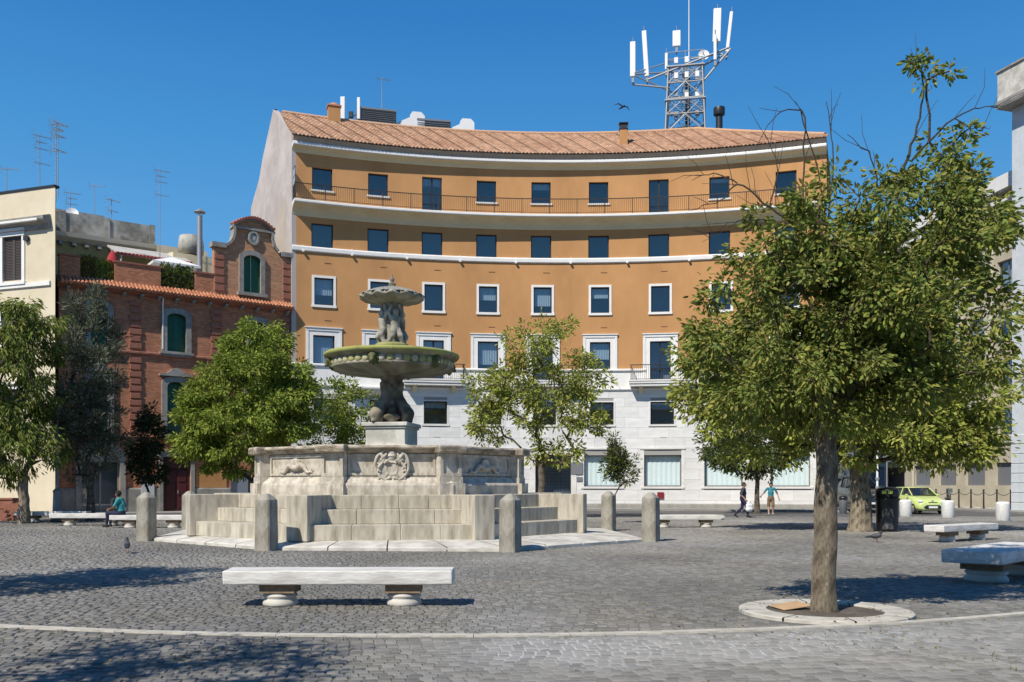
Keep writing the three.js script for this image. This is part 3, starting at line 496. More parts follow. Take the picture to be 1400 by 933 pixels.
// ---------------------------------------------------------------- the curved orange building
const CF = (s, h, d) => { const a = s / 45; return V(3.5 + (45 - d) * sin(a), h, -15 - (45 - d) * cos(a)); }; CF.turn = (s) => -s / 45;
{
  const B = thing('curved_building', 'concave orange rendered palazzo with white ground storeys and a tiled roof', 'building');
  const S0 = -17.58, S1 = 16.5, cols = [-15.71, -12.2, -8.73, -5.18, -1.59, 2.18, 6.09, 9.95, 14.07], DS = .75, r = rng(44);
  const hole = (s, w, a, b) => [s - w / 2, s + w / 2, a, b];
  const attic = cols.map((s, i) => i === 2 || i === 6 ? hole(s, 1.28, 19.06, 21.55) : hole(s, 1.27, 20.09, 21.5));
  const second = cols.map((s) => hole(s, 1.34, 16.505, 18.0)), third = cols.map((s) => hole(s + .1, 1.2, 12.9, 14.6));
  const noble = cols.map((s, i) => hole(s + .1, 1.34, [2, 4, 6].includes(i) ? 8.42 : 9.16, 11.0));
  const mezz = cols.map((s, i) => hole(s + .22, 1.52, 5.58, 7.05)), shop = cols.map((s, i) => i === 4 ? hole(1.0 - 1.9 + .1, 2.35, .12, 3.62) : hole(s + .25, 2.4, 1.53, 3.58));
  const up = [...attic, ...second, ...third, ...noble.map((o) => [o[0], o[1], max(o[2], 9.15), o[3]])], low = [...noble.filter((o) => o[2] < 9).map((o) => [o[0], o[1], o[2], 9.15]), ...mezz, ...shop];
  const WF = (s, h, d) => CF(s, h, d + .04);
  part('upper_wall', holedWall(CF, S0, S1, 9.15, 22.5, up, .26, DS), M.orange, B);
  const lower = part('lower_wall', holedWall(WF, S0, S1, 7.9, 9.15, low.filter((o) => o[2] > 7.9), .3, DS), M.white, B);
  // travertine facing below, laid in courses with open joints
  const courses = [.0, .62, 1.3, 1.98, 2.66, 3.34, 4.02, 4.7, 5.38, 6.06, 6.74, 7.32, 7.88];
  part('facing_joints', holedWall((s, h, d) => CF(s, h, d + .025), S0, S1, 0, 7.9, low.filter((o) => o[2] < 7.9), .3, DS), mat([.33, .32, .30], .9), B);
  const slabKinds = [0, 1, 2].map((k) => { const m = M.ashlar.clone(); m.color.setRGB(...mul3([1, .995, .98], .94 + .05 * k)); return m; });
  for (let c = 0; c + 1 < courses.length; c++) {
    const h0 = courses[c] + .006, h1 = courses[c + 1] - .006; let s = S0 + (c % 2) * .9;
    const edges = new Set([S0, S1]); while (s < S1) { if (s > S0) edges.add(s); s += 1.95; }
    const es = [...edges].sort((a, b) => a - b);
    for (let k = 0; k + 1 < es.length; k++) { // each facing slab, cut round the openings
      let cut = [[es[k] + .004, es[k + 1] - .004]];
      for (const o of [...mezz, ...shop]) if (o[3] > h0 + .05 && o[2] < h1 - .05) cut = cut.flatMap(([a, b]) => o[1] <= a || o[0] >= b ? [[a, b]] : [[a, o[0] - .002], [o[1] + .002, b]].filter(([x, y]) => y - x > .06));
      for (const [a, b] of cut) { let y0 = h0, y1 = h1; for (const o of [...mezz, ...shop]) if (a < o[1] && b > o[0]) { if (o[3] > y0 && o[3] < y0 + .06) y0 = o[3] + .002; if (o[2] < y1 && o[2] > y1 - .06) y1 = o[2] - .002; }
        const dd = .04 + .004 * r(); part('facing_slab', sweep(CF, [[.02, y0], [dd, y0], [dd, y1], [.02, y1]], a, b, 1.1), slabKinds[Math.floor(r() * 3)], B); }
    }
  }
  part('plinth', sweep(CF, [[.02, 0], [.10, 0], [.10, .36], [.06, .42], [.02, .42]], S0, -2.2, DS), M.greyStone, B);
  part('plinth', sweep(CF, [[.02, 0], [.10, 0], [.10, .36], [.06, .42], [.02, .42]], .45, S1, DS), M.greyStone, B);
  // string courses, cornice, balcony
  part('string_course', sweep(CF, [[0, 9.06], [.12, 9.06], [.15, 9.1], [.15, 9.18], [.10, 9.22], [0, 9.22]], S0, -9.55, DS), M.white, B);
  for (const [a, b] of [[-7.75, -2.45], [-.55, 5.25], [7.1, S1]]) part('string_course', sweep(CF, [[0, 9.06], [.12, 9.06], [.15, 9.1], [.15, 9.18], [.10, 9.22], [0, 9.22]], a, b, DS), M.white, B);
  part('string_course', sweep(CF, [[0, 7.80], [.10, 7.80], [.16, 7.86], [.16, 7.93], [0, 7.97]], S0, S1, DS), M.white, B);
  part('white_band', sweep(CF, [[0, 16.17], [.08, 16.17], [.12, 16.22], [.13, 16.42], [.09, 16.5], [-.26, 16.5], [-.26, 16.49], [0, 16.44]], S0, S1, DS), M.white, B);
  const soffit = (h0, h1, D) => { const p = [[0, h0]]; for (let k = 0; k <= 6; k++) { const t = k / 6 * PI / 2; p.push([.06 + (D - .10) * (1 - cos(t)), h0 + .10 + (h1 - h0 - .10) * sin(t)]); } p.push([D - .02, h1], [D - .02, h1 + .02], [0, h1 + .02]); return p; };
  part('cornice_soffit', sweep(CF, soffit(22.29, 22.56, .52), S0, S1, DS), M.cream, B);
  part('cornice', sweep(CF, [[0, 22.58], [.54, 22.58], [.57, 22.62], [.57, 22.74], [.52, 22.80], [0, 22.80]], S0, S1, DS), M.white, B);
  part('eaves_board', sweep(CF, [[0, 22.80], [.46, 22.80], [.66, 23.08], [0, 23.08]], S0, S1, DS), mottled([.36, .27, .20], [.48, .38, .29], 2, 71), B);
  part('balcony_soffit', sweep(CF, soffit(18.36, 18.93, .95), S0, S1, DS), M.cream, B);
  const bal = part('balcony_slab', sweep(CF, [[0, 18.95], [.95, 18.95], [.99, 18.99], [.99, 19.10], [.93, 19.14], [0, 19.14]], S0, S1, DS), M.white, B);
  { // long iron railing: rails, posts and balusters
    part('rail', sweep(CF, [[.87, 20.10], [.92, 20.10], [.92, 20.145], [.87, 20.145]], S0, S1, .5), M.iron, bal);
    part('rail', sweep(CF, [[.885, 19.24], [.91, 19.24], [.91, 19.265], [.885, 19.265]], S0, S1, .5), M.iron, bal);
    const post = once('railpost', () => box(.045, .98, .045, 0, .49, 0)), bars = [];
    for (let s = S0 + .1; s < S1; s += 1.82) { const o = part('railing_post', post, M.iron, bal), p = CF(s, 19.14, .895); o.position.copy(p); }
    const thin = new THREE.CylinderGeometry(.0095, .0095, .86, 4).translate(0, 19.67, 0);
    for (let s = S0 + .2; s < S1; s += .135) { const p = CF(s, 0, .895); bars.push(thin.clone().translate(p.x, 0, p.z)); }
    part('balusters', join(bars), M.iron, bal).userData.kind = 'stuff';
    const end = []; for (let k = 0; k < 7; k++) { const a = CF(S0 + .06, 19.2, .9 - k * .14), b = a.clone().setY(20.1); end.push(rod(a, b, .012, .012, 4)); } end.push(rod(CF(S0 + .06, 20.1, .9), CF(S0 + .06, 20.1, 0), .02), rod(CF(S0 + .06, 20.12, .89), CF(S0 + .06, 21.15, .89), .02), rod(CF(S0 + .06, 21.15, .89), CF(S0 + .06, 21.15, .1), .02), rod(CF(S0 + .06, 20.6, .89), CF(S0 + .06, 20.6, .1), .015));
    part('end_railing', join(end), M.iron, bal);
    const pane = once('endpane', () => quads([[CF(S0 + .06, 20.14, .86), CF(S0 + .06, 20.14, .1), CF(S0 + .06, 21.12, .1), CF(S0 + .06, 21.12, .86)]]));
    part('end_screen', pane, mat([.45, .47, .47], .5, { transmission: .4 }), bal);
  }
  // floodlights clipped over the white band
  { const lampG = (g => g.scale(.68, .75, .7))(join([rbox(.20, .16, .22, .02, 0, -.22, .20), box(.07, .52, .03, 0, 0, .15), box(.10, .06, .24, 0, .24, .03), box(.15, .12, .02, 0, -.22, .315)]));
    for (const s of [-16.9, -13.85, -10.35, -6.9, -3.25, .35, 4.05, 8.05, 12.1]) { const o = part('floodlight', lampG, M.whitePaint, B); o.position.copy(CF(s, 16.33, 0)); o.rotation.y = CF.turn(s); } }
  { const slit = box(.42, .035, .05, 0, 0, 0), vm = mat([.20, .10, .04], .9); for (const s of cols) { for (const h of [15.55, 11.95]) { const o = part('vent_slit', slit, vm, B); o.position.copy(CF(s + .35, h, -.005)); o.rotation.y = CF.turn(s); } const o = part('vent_slit', slit, M.greyStone, B); o.position.copy(CF(s + .3, 4.72, .03)); o.rotation.y = CF.turn(s); } }
  // windows
  const interior = part('rooms', (() => { const g = [holedWall((s, h, d) => CF(s, h, -d - 1.6), S0 + .3, S1 - .3, 0, 22.4, [], 0, 1.5)]; for (const h of [4.6, 7.8, 11.6, 15.4, 18.6, 22.45]) g.push(sweep(CF, [[-.3, h], [-1.6, h], [-1.6, h + .15], [-.3, h + .15]], S0 + .3, S1 - .3, 1.5)); return join(g); })(), M.interior, B);
  const windowAt = (o, depth, leaves, surround, kind, cover) => {
    const [a, b, c, d] = o, s = (a + b) / 2, w = b - a, h = d - c, key = [w.toFixed(2), h.toFixed(2), leaves, kind].join();
    const frame = part(kind === 'shop' ? 'shop_window' : h > 2.2 ? 'balcony_door' : 'window', once('f' + key, () => { const g = [rectBars(w, h, .07, .07, -depth)]; if (leaves === 2) g.push(span(-.055, .055, .07, h - .07, -depth + .002, -depth + .068)); if (kind === 'bar') g.push(span(-w / 2 + .07, w / 2 - .07, h * .66, h * .66 + .05, -depth + .004, -depth + .06)); return join(g); }), kind === 'shop' ? M.greyMetal : M.darkFrame, B);
    frame.position.copy(CF(s, c, 0)); frame.rotation.y = CF.turn(s);
    part('pane', once('p' + key, () => quads([[V(-w / 2 + .06, .06, -depth + .03), V(w / 2 - .06, .06, -depth + .03), V(w / 2 - .06, h - .06, -depth + .03), V(-w / 2 + .06, h - .06, -depth + .03)]])), kind === 'shop' ? M.tealGlass : M.glass, frame).rotation.set((r() - .5) * .03, (r() - .5) * .05, 0);
    if (surround) part('surround', once('s' + key + surround, () => { const t = surround === 'wide' ? .28 : .145, g = [span(-w / 2 - t, w / 2 + t, h, h + t, -.02, .05), span(-w / 2 - t, -w / 2, surround === 'wide' ? -.0 : 0, h, -.02, .05), span(w / 2, w / 2 + t, 0, h, -.02, .05)]; if (surround !== 'wide') g.push(span(-w / 2 - t - .03, w / 2 + t + .03, -.15, -.002, -.02, .09)); else { const u = t + .17; g.push(span(-w / 2 - u, w / 2 + u, h + t + .002, h + u, -.02, .10), span(-w / 2 - u, -w / 2 - t - .002, 0, h + t, -.02, .085), span(w / 2 + t + .002, w / 2 + u, 0, h + t, -.02, .085), span(-w / 2 - u - .05, w / 2 + u + .05, h + u + .002, h + u + .06, -.02, .16)); } return join(g); }), M.white, frame);
    if (!surround && kind === 'attic' && h < 2) part('sill', once('sill', () => span(-.72, .74, -.10, -.004, -.2, .09)), M.travertine, frame);
    if (cover > 0) part(kind === 'shop' ? 'curtain' : 'blind', once('b' + key + cover.toFixed(1), () => { const q = [], n = 14; for (let k = 0; k < n; k++) { const x0 = lerp(-w / 2 + .08, w / 2 - .08, k / n), x1 = lerp(-w / 2 + .08, w / 2 - .08, (k + 1) / n), z0 = -depth - .10 - (k % 2) * .03, z1 = -depth - .10 - ((k + 1) % 2) * .03, y = h * (1 - cover); q.push([V(x0, y, z0), V(x1, y, z1), V(x1, h, z1), V(x0, h, z0)]); } return quads(q); }), kind === 'shop' ? M.curtain : M.blind, frame);
    return frame;
  };
  attic.forEach((o, i) => windowAt(o, .22, o[3] - o[2] > 2 ? 2 : 1, '', 'attic', [0, 0, .2, 0, .3, 0, 0, .2, 0][i]));
  second.forEach((o, i) => windowAt(o, .22, 1, '', 'plain', 0));
  third.forEach((o, i) => windowAt(o, .18, 1, 'slim', 'plain', [.6, 0, 0, .5, .7, .4, 0, 0, .3][i]));
  noble.forEach((o, i) => windowAt(o, .20, o[3] - o[2] > 2.2 ? 2 : 1, 'wide', 'plain', [1, .4, .3, .8, 0, .6, 0, .4, 0][i]));
  mezz.forEach((o, i) => windowAt(o, .2, 1, '', 'bar', [0, .3, .3, 0, .4, .3, .3, 0, .2][i]));
  { const lw = once('mezzframe', () => join([span(-.76 - .10, -.76, -.12, 1.47, .03, .075), span(.76, .86, -.12, 1.47, .03, .075), span(-.90, .90, -.13, -.002, .03, .10), span(-.86, .86, 1.472, 1.55, .03, .075)])); for (const o of mezz) { const f = part('window_border', lw, M.travertine, B), s = (o[0] + o[1]) / 2; f.position.copy(CF(s, o[2], 0)); f.rotation.y = CF.turn(s); } }
  shop.forEach((o, i) => { if (i !== 4) windowAt(o, .22, 1, '', 'shop', 1); });
  { const bd = once('shopborder', () => join([span(-1.38, -1.2, -.02, 2.42, .03, .07), span(1.2, 1.38, -.02, 2.42, .03, .07), span(-1.46, 1.46, 2.422, 2.54, .03, .12), span(-1.40, 1.40, -.14, -.004, .03, .12)])); shop.forEach((o, i) => { if (i === 4) return; const f = part('shopfront_border', bd, M.travertine, B), s = (o[0] + o[1]) / 2; f.position.copy(CF(s, o[2], 0)); f.rotation.y = CF.turn(s); }); }
  { // barred entrance
    const o = shop[4], s = (o[0] + o[1]) / 2, w = 2.35, h = 3.5, gr = [rectBars(w, h, .08, .08, -.22)]; for (let k = 1; k < 14; k++) gr.push(box(.02, h - .16, .02, -w / 2 + w * k / 14, h / 2, -.18)); for (let k = 1; k < 16; k++) gr.push(box(w - .16, .022, .02, 0, h * k / 16, -.16));
    const d = part('entrance_grille', join(gr), M.darkFrame, B); d.position.copy(CF(s, .12, 0)); d.rotation.y = CF.turn(s);
    part('pane', quads([[V(-w / 2, 0, -.24), V(w / 2, 0, -.24), V(w / 2, h, -.24), V(-w / 2, h, -.24)]]), M.glass, d);
    const b = part('entrance_border', join([span(-w / 2 - .35, -w / 2, -.1, 3.5, .03, .10), span(w / 2, w / 2 + .35, -.1, 3.5, .03, .10), span(-w / 2 - .35, w / 2 + .35, 3.502, 3.85, .03, .12), span(-w / 2 - .45, w / 2 + .45, 3.852, 3.95, .03, .2)]), M.travertine, B); b.position.copy(d.position); b.rotation.y = d.rotation.y;
    const pl = part('plaque', box(.78, .78, .04, 0, 0, 0), M.greyMetal, B); pl.position.copy(CF(.75, 2.72, .10)); pl.rotation.y = CF.turn(.75);
    const bell = part('bell_plate', box(.38, .26, .04, 0, 0, 0), M.greyMetal, B); bell.position.copy(CF(.92, 2.02, .10)); bell.rotation.y = CF.turn(.92);
    const red = part('red_sign', box(.42, .42, .03, 0, 0, 0), mat([.20, .012, .02], .5), B, 'small dark red square wall sign'); red.position.copy(CF(6.2, .95, .12)); red.rotation.y = CF.turn(6.2);
  }
  // three balconies of the principal floor
  for (const i of [2, 4, 6]) {
    const s = (noble[i][0] + noble[i][1]) / 2, bl = sub('balcony', B, CF(s, 8.42, .04).toArray(), CF.turn(s)), hw = 1.95, D = .85;
    part('slab', join([span(-hw, hw, -.40, -.24, 0, D - .06), span(-hw - .05, hw + .05, -.238, -.10, 0, D), span(-hw - .08, hw + .08, -.098, 0, 0, D + .03)]), M.travertine, bl);
    for (const x of [-1.25, 1.25]) part('bracket', extrude([[0, 0], [0, -.42], [.12, -.40], [.55, -.05], [.6, 0]], .24).rotateY(-PI / 2).translate(x + .12, -.402, 0), M.cream, bl);
    const bars = []; for (let x = -hw + .06; x <= hw; x += .125) bars.push(box(.018, .92, .018, x, .48, D - .05)); for (const x of [-hw + .05, hw - .05]) for (let z = .1; z < D - .06; z += .125) bars.push(box(.018, .92, .018, x, .48, z));
    part('railing', join([...bars, box(2 * hw, .045, .05, 0, .96, D - .05), box(.05, .045, D, -hw + .05, .962, D / 2 - .05), box(.05, .045, D, hw - .05, .962, D / 2 - .05), box(2 * hw, .025, .03, 0, .05, D - .05)]), M.iron, bl);
  }
  part('portal_slab', sweep(CF, [[.04, 7.35], [.5, 7.45], [.75, 7.66], [.8, 7.7], [.8, 7.79], [.04, 7.795]], -14.2, -11.6, .8), M.travertine, B);
  // roof: tiles in courses, ribs where wide channels run down, ridge
  const ridge = (s, k) => CF(s, lerp(23.06, 26.12, k), lerp(.80, -3.9, k));
  { const nS = Math.round((S1 - S0 + 2.3) / .24), nV = 17, sub8 = 6, pos = [], col = [], q = (a) => a; const tintR = rng(61), tile = [];
    for (let i = 0; i <= nS; i++) { tile.push([]); for (let j = 0; j <= nV; j++) { const t = tintR(), n = vn3(i * .07, j * .2, 5); tile[i].push(mul3(mix3([.30, .155, .09], [.46, .285, .18], clamp(t * .7 + n * .5 - .1, 0, 1)), .85 + .3 * tintR())); } }
    const hip = (s) => s > 8.5 ? 1 - (s - 8.5) / (S1 - 8.5) * .94 : 1;
    const P = (i, x, j, up) => { const s = clamp(S0 - 1.1 + (i + x) * .24 + 2.0 * (.5 - j / nV), S0 - .15, S1 + .12), wide = (Math.floor(i) % 5 === 0), prof = wide ? .055 : .085 * abs(sin(PI * (x + .5))) , k = j / nV, p = ridge(s, k * hip(s)); p.y += prof + up; return p; };
    for (let i = 0; i < nS; i++) for (let j = 0; j < nV; j++) for (let u = 0; u < sub8; u++) {
      const a = P(i, u / sub8, j, .045), b = P(i, (u + 1) / sub8, j, .045), c = P(i, (u + 1) / sub8, j + 1.04, 0), d = P(i, u / sub8, j + 1.04, 0), A = P(i, u / sub8, j, 0), Bq = P(i, (u + 1) / sub8, j, 0), tc = tile[u < sub8 / 2 ? i : i + 1][j];
      for (const [f, k] of [[[a, b, c, a, c, d], 1], [[A, Bq, b, A, b, a], .9]]) for (const v of f) { pos.push(v.x, v.y, v.z); const w = i % 5 === 0 ? mul3(tc, .95) : tc; col.push(w[0] * 1, w[1] * 1, w[2] * 1); }
    }
    const g = new THREE.BufferGeometry(); g.setAttribute('position', new THREE.Float32BufferAttribute(pos, 3)); g.setAttribute('color', new THREE.Float32BufferAttribute(col, 3)); g.computeVertexNormals();
    const roof = part('roof', g, mat(W1, .85, { vertexColors: true }), B);
    const ridgeTiles = []; for (let s = S0; s < 8.4; s += .38) { const p = ridge(s, 1); ridgeTiles.push(rod(p.clone().add(V(0, .05, 0)), ridge(s + .42, 1).add(V(0, .08, 0)), .15, .13, 8)); } for (let s = 8.4; s < S1 - .3; s += .38) ridgeTiles.push(rod(ridge(s, hip(s)).add(V(0, .05, 0)), ridge(s + .42, hip(s + .42)).add(V(0, .08, 0)), .15, .13, 8));
    part('ridge_tiles', join(ridgeTiles), mat([.52, .32, .19], .85), roof).userData.kind = 'stuff';
    // back of the roof and flat top behind the ridge
    const q2 = []; for (let k = 0; k < 24; k++) { const a = lerp(S0, S1, k / 24), b = lerp(S0, S1, (k + 1) / 24); q2.push([ridge(a, hip(a)), ridge(b, hip(b)), CF(b, 23, -11), CF(a, 23, -11)]); } part('roof_back', boxUV(quads(q2)), M.concrete, roof);
    // chimneys
    const ch = (s, k, w, h, nm) => { const p = ridge(s, k), c = part('chimney', join([box(w, h, w * .9, 0, h / 2 - .4, 0)]), M.orange, roof); c.position.copy(p); c.rotation.y = CF.turn(s); part('chimney_cap', join([box(w * 1.15, .10, w * 1.05, 0, h - .34, 0), ...(nm ? [box(w * .9, .28, w * .8, 0, h - .15, 0), box(w * 1.2, .06, w * 1.1, 0, h + .03, 0)] : [lathe([[w * .5, 0], [w * .42, .12], [w * .2, .22], [0, .25]], 14).translate(0, h - .29, 0)])]), nm ? M.darkFrame : mottled([.40, .17, .09], [.52, .25, .14], 1, 72), c); };
    ch(-14.5, .97, .8, 1.25, 0); ch(3.85, .42, .52, 1.35, 1);
  }
  // blank gable wall at the left end
  { const a = CF(S0, 0, .05), dir = V(-2.3, 0, -3.9).normalize(), G = (t, h) => V(a.x + dir.x * t - .02, h, a.z + dir.z * t), prof = [[0, 0], [0, 23.0], [.2, 23.55], [4.05, 26.3], [6.6, 23.9], [7.5, 22.7], [9.6, 21.3], [9.75, 20.4], [13.5, 18.2], [20, 15], [20, 0]], th = .35, off = V(dir.z, 0, -dir.x).multiplyScalar(-th);
    const shape = prof.map(([t, h]) => new THREE.Vector2(t, h)), tri = THREE.ShapeUtils.triangulateShape(shape, []), q = [];
    for (const t of tri) { const [A, Bb, C] = t.map((i) => G(...prof[i])); q.push([A, Bb, C, C, t.flatMap((i) => prof[i]).concat(prof[t[2]])]); const [D, E, Ff] = t.map((i) => G(...prof[i]).add(off)); q.push([Ff, E, D, D]); }
    for (let i = 0; i < prof.length; i++) { const A = G(...prof[i]), Bb = G(...prof[(i + 1) % prof.length]); q.push([A, Bb, Bb.clone().add(off), A.clone().add(off)]); }
    const gw = part('gable_wall', quads(q), M.gable, B);
    part('patch', quads([[[5.2, 13], [1.2, 13], [1.2, 20.0], [5.2, 17.6]].map(([t, h]) => G(t, h).addScaledVector(off, -.02)).concat([[5.2, 13, 1.2, 13, 1.2, 20, 5.2, 17.6]])].map((e) => [e[0], e[1], e[2], e[3], e[4]])), mottled([.42, .35, .28], [.50, .43, .36], 4, 73), gw);
    const coping = []; for (let i = 3; i < 8; i++) { const A = G(...prof[i]), Bb = G(...prof[i + 1]); if (A.distanceTo(Bb) > .3) coping.push(rod(A.add(V(0, .03, 0)).addScaledVector(off, .5), Bb.add(V(0, .03, 0)).addScaledVector(off, .5), .12, .12, 5)); } part('coping', join(coping), M.darkFrame, gw);
  }
  // right-hand end: blank flank, and a single-storey canted bay at street level
  { const p0 = CF(S1, 0, 0), R2 = straight(p0.x, p0.z, p0.x + 3.4, p0.z - 4.6), F2 = straight(p0.x, p0.z, p0.x + .9, p0.z - 13);
    part('flank_wall', holedWall(F2, 0, F2.L, 0, 23, [], 0), M.orange, B);
    part('bay_wall', holedWall(R2, 0, R2.L, 0, 4.3, [[.9, 2.2, .2, 3.5], [3.0, 4.6, .2, 3.5]], .25), M.white, B);
    part('bay_roof', extrude([[p0.x, -p0.z], [p0.x + 3.4, -p0.z + 4.6], [p0.x + .9, -p0.z + 5.2]], .15).rotateX(-PI / 2).translate(0, 4.3, 0), M.white, B);
    for (const [a, b] of [[.9, 2.2], [3.0, 4.6]]) { const f = part('shop_window', rectBars(b - a, 3.3, .08, .08, -.2), M.whitePaint, B), p = R2((a + b) / 2, .2, 0); f.position.copy(p); f.rotation.y = R2.turn(); part('pane', quads([[V((a - b) / 2, 0, -.16), V((b - a) / 2, 0, -.16), V((b - a) / 2, 3.3, -.16), V((a - b) / 2, 3.3, -.16)]]), M.tealGlass, f); part('curtain', quads([[V((a - b) / 2, 0, -.5), V((b - a) / 2, 0, -.5), V((b - a) / 2, 3.3, -.5), V((a - b) / 2, 3.3, -.5)]]), M.interior, f); }
  }
}

// ---------------------------------------------------------------- shared bits for the side buildings
function shutterGeo(w, h) { // two louvred leaves
  const g = []; for (const s of [-1, 1]) { const x = s * w / 4, lw = w / 2 - .02; g.push(span(x - lw / 2, x - lw / 2 + .06, 0, h, 0, .045), span(x + lw / 2 - .06, x + lw / 2, 0, h, 0, .045), span(x - lw / 2 + .06, x + lw / 2 - .06, 0, .08, 0, .045), span(x - lw / 2 + .06, x + lw / 2 - .06, h - .08, h, 0, .045), span(x - lw / 2 + .06, x + lw / 2 - .06, .08, h - .08, .004, .012)); for (let y = .12; y < h - .1; y += .085) g.push(box(lw - .12, .05, .012, 0, 0, 0).rotateX(.7).translate(x, y, .022)); }
  return join(g);
}
const arch = (w, h, rise, n = 8) => { const p = [[-w / 2, 0]]; for (let k = 0; k <= n; k++) { const t = k / n * PI; p.push([-w / 2 * cos(t), h - rise + rise * sin(t)]); } p.push([w / 2, 0]); return p; };
// ---------------------------------------------------------------- the red brick house
{
  const P = straight(-24.4, -49.2, -13.75, -56.75), L = P.L, turn = P.turn(), B = thing('brick_house', 'red brick house with green shutters, a roof terrace and a scrolled gable', 'building');
  const at = (o, s, h, d = 0) => { o.position.copy(P(s, h, d)); o.rotation.y = turn; return o; };
  const wins = [[2.0, .98, 9.3, 2.25], [6.15, 1.16, 9.3, 2.25], [10.9, 1.16, 9.3, 2.25], [2.0, 1.0, 4.5, 3.1], [6.1, 1.05, 4.5, 3.1], [10.9, 1.05, 4.5, 3.1]];
  const holes = [...wins.map(([s, w, h, t]) => [s - w / 2, s + w / 2, h, h + t]), [1.1, 3.08, .12, 3.55], [5.4, 6.94, .12, 3.22], [9.34, 10.6, .12, 2.5], [11.3, 12.5, .12, 2.5]];
  part('brick_wall', holedWall(P, 0, L, 0, 12.6, holes, .3), M.brick, B);
  part('rooms', holedWall((s, h, d) => P(s, h, d - .9), 0, L, 0, 12.5, [], 0), M.interior, B);
  part('side_wall', quads([[P(0, 0, -9), P(0, 0, 0), P(0, 12.6, 0), P(0, 12.6, -9)].concat([[0, 0, 9, 0, 9, 12.6, 0, 12.6]])]), M.brick, B);
  part('side_wall', quads([[P(L, 0, 0), P(L, 0, -1.2), P(L, 15.9, -1.2), P(L, 15.9, 0)].concat([[0, 0, 1.2, 0, 1.2, 15.9, 0, 15.9]])]), M.brick, B);
  part('terrace_floor', boxUV(quads([[P(0, 12.75, 0), P(L, 12.75, 0), P(L, 12.75, -5.5), P(0, 12.75, -8)]])), M.concrete, B);
  // stone base, string courses
  for (const [a, b] of [[0, 1.04], [3.14, 5.34], [7.0, 9.28], [10.66, 11.24], [12.56, L]]) part('stone_base', sweep(P, [[0, 0], [.09, 0], [.09, 1.38], [.05, 1.46], [0, 1.46]], a, b), M.greyStone, B);
  for (const h of [8.98, 5.12 - .9]) part('string_course', sweep(P, [[0, h], [.10, h], [.13, h + .06], [.13, h + .15], [0, h + .2]], .02, L - .02), M.quoinBrick, B);
  // raised blocks up the piers between the windows
  const quoin = rbox(.66, .30, .10, .02, 0, 0, 0); for (const s of [3.9, 8.45, 12.8]) for (let h = 4.65, k = 0; h < 12.2; h += .40, k++) { if (h > 8.75 && h < 9.35) continue; const o = part('quoin', quoin, M.quoinBrick, B); at(o, s, h, .045); o.scale.x = k % 2 ? .82 : 1; }
  // shuttered windows in stone surrounds
  wins.forEach(([s, w, h, t], i) => {
    const f = at(part('window', once(`sg${w},${t}`, () => { const o = arch(w + .5, t + .32, .36).map(([x, y]) => [x, y - .05]), n = arch(w - .10, t - .04, .26); return extrude(o, .12, [n]); }), M.greyStone, B), s, h, .0);
    part('shutter', once(`sh${w},${t}`, () => shutterGeo(w, t).translate(0, 0, -.26)), M.greenShutter, f);
    part('sill', once(`sl${w}`, () => join([span(-w / 2 - .36, w / 2 + .36, -.16, -.052, 0, .22), span(-w / 2 - .22, w / 2 + .22, -.28, -.162, 0, .14)])), M.greyStone, f);
    if (i > 2) { part('hood', once('hood', () => extrude([[-.92, 0], [.92, 0], [.92, .10], [.5, .16], [.22, .40], [0, .48], [-.22, .40], [-.5, .16], [-.92, .10]], .24)), M.greyStone, f).position.y = t + .28; part('balcony', once('brbal', () => join([span(-.95, .95, -.22, -.10, 0, .55), ...[...Array(13)].map((_, k) => box(.02, .85, .02, -.9 + k * .15, .33, .5)), box(1.84, .04, .04, 0, .76, .5), box(.04, .04, .5, -.92, .76, .26), box(.04, .04, .5, .92, .76, .26)])), M.iron, f); }
  });
  // ground floor: glazed entrance under an arch, red door, roller shutters
  { const e = at(part('entrance', join([extrude(arch(2.55, 4.0, 1.15), .16, [arch(1.98, 3.55, .9)]).translate(0, 0, -.02), span(-.99, .99, 2.85, 3.0, -.22, -.1), span(-.04, .04, 0, 2.85, -.22, -.1), rectBars(1.98, 2.85, .08, .1, -.24)]), M.greyStone, B), 2.09, .12);
    part('pane', quads([[V(-.98, 0, -.18), V(.98, 0, -.18), V(.98, 3.5, -.18), V(-.98, 3.5, -.18)]]), M.glass, e); part('fanlight', extrude(arch(1.96, .68, .66), .04).translate(0, 2.87, -.16), mat([.40, .36, .31], .8), e);
    const d = at(part('red_door', join([rectBars(1.54, 3.08, .12, .1, -.2), span(-.65, -.02, .1, 2.4, -.18, -.12), span(.02, .65, .1, 2.4, -.18, -.12), span(-.65, .65, 2.45, 2.95, -.18, -.14), ...[-.34, .34].flatMap((x) => [.25, 1.0, 1.75].map((y) => rbox(.46, .62, .05, .02, x, y + .25, -.11)))]), M.redDoor, B), 6.17, .12);
    part('door_surround', join([span(-1.0, -.78, -.1, 3.1, -.02, .14), span(.78, 1.0, -.1, 3.1, -.02, .14), span(-1.05, 1.05, 3.102, 3.4, -.02, .2), span(-1.15, 1.15, 3.402, 3.52, -.02, .32)]), M.greyStone, d); part('door_handle', box(.04, .2, .05, .1, 1.1, -.08), M.galvanised, d);
    for (const [s, w] of [[9.97, 1.26], [11.9, 1.2]]) { const g = []; for (let y = 0; y < 2.36; y += .1) g.push(rbox(w, .094, .03, .012, 0, y + .05, -.15)); at(part('roller_shutter', join(g), mat([.30, .33, .38], .5, { metalness: .3 }), B), s, .12); }
    at(part('orange_panel', span(-.9, .9, 0, 1.0, 0, .05), mottled([.42, .20, .07], [.52, .27, .10], 2, 74), B), 8.15, 1.47);
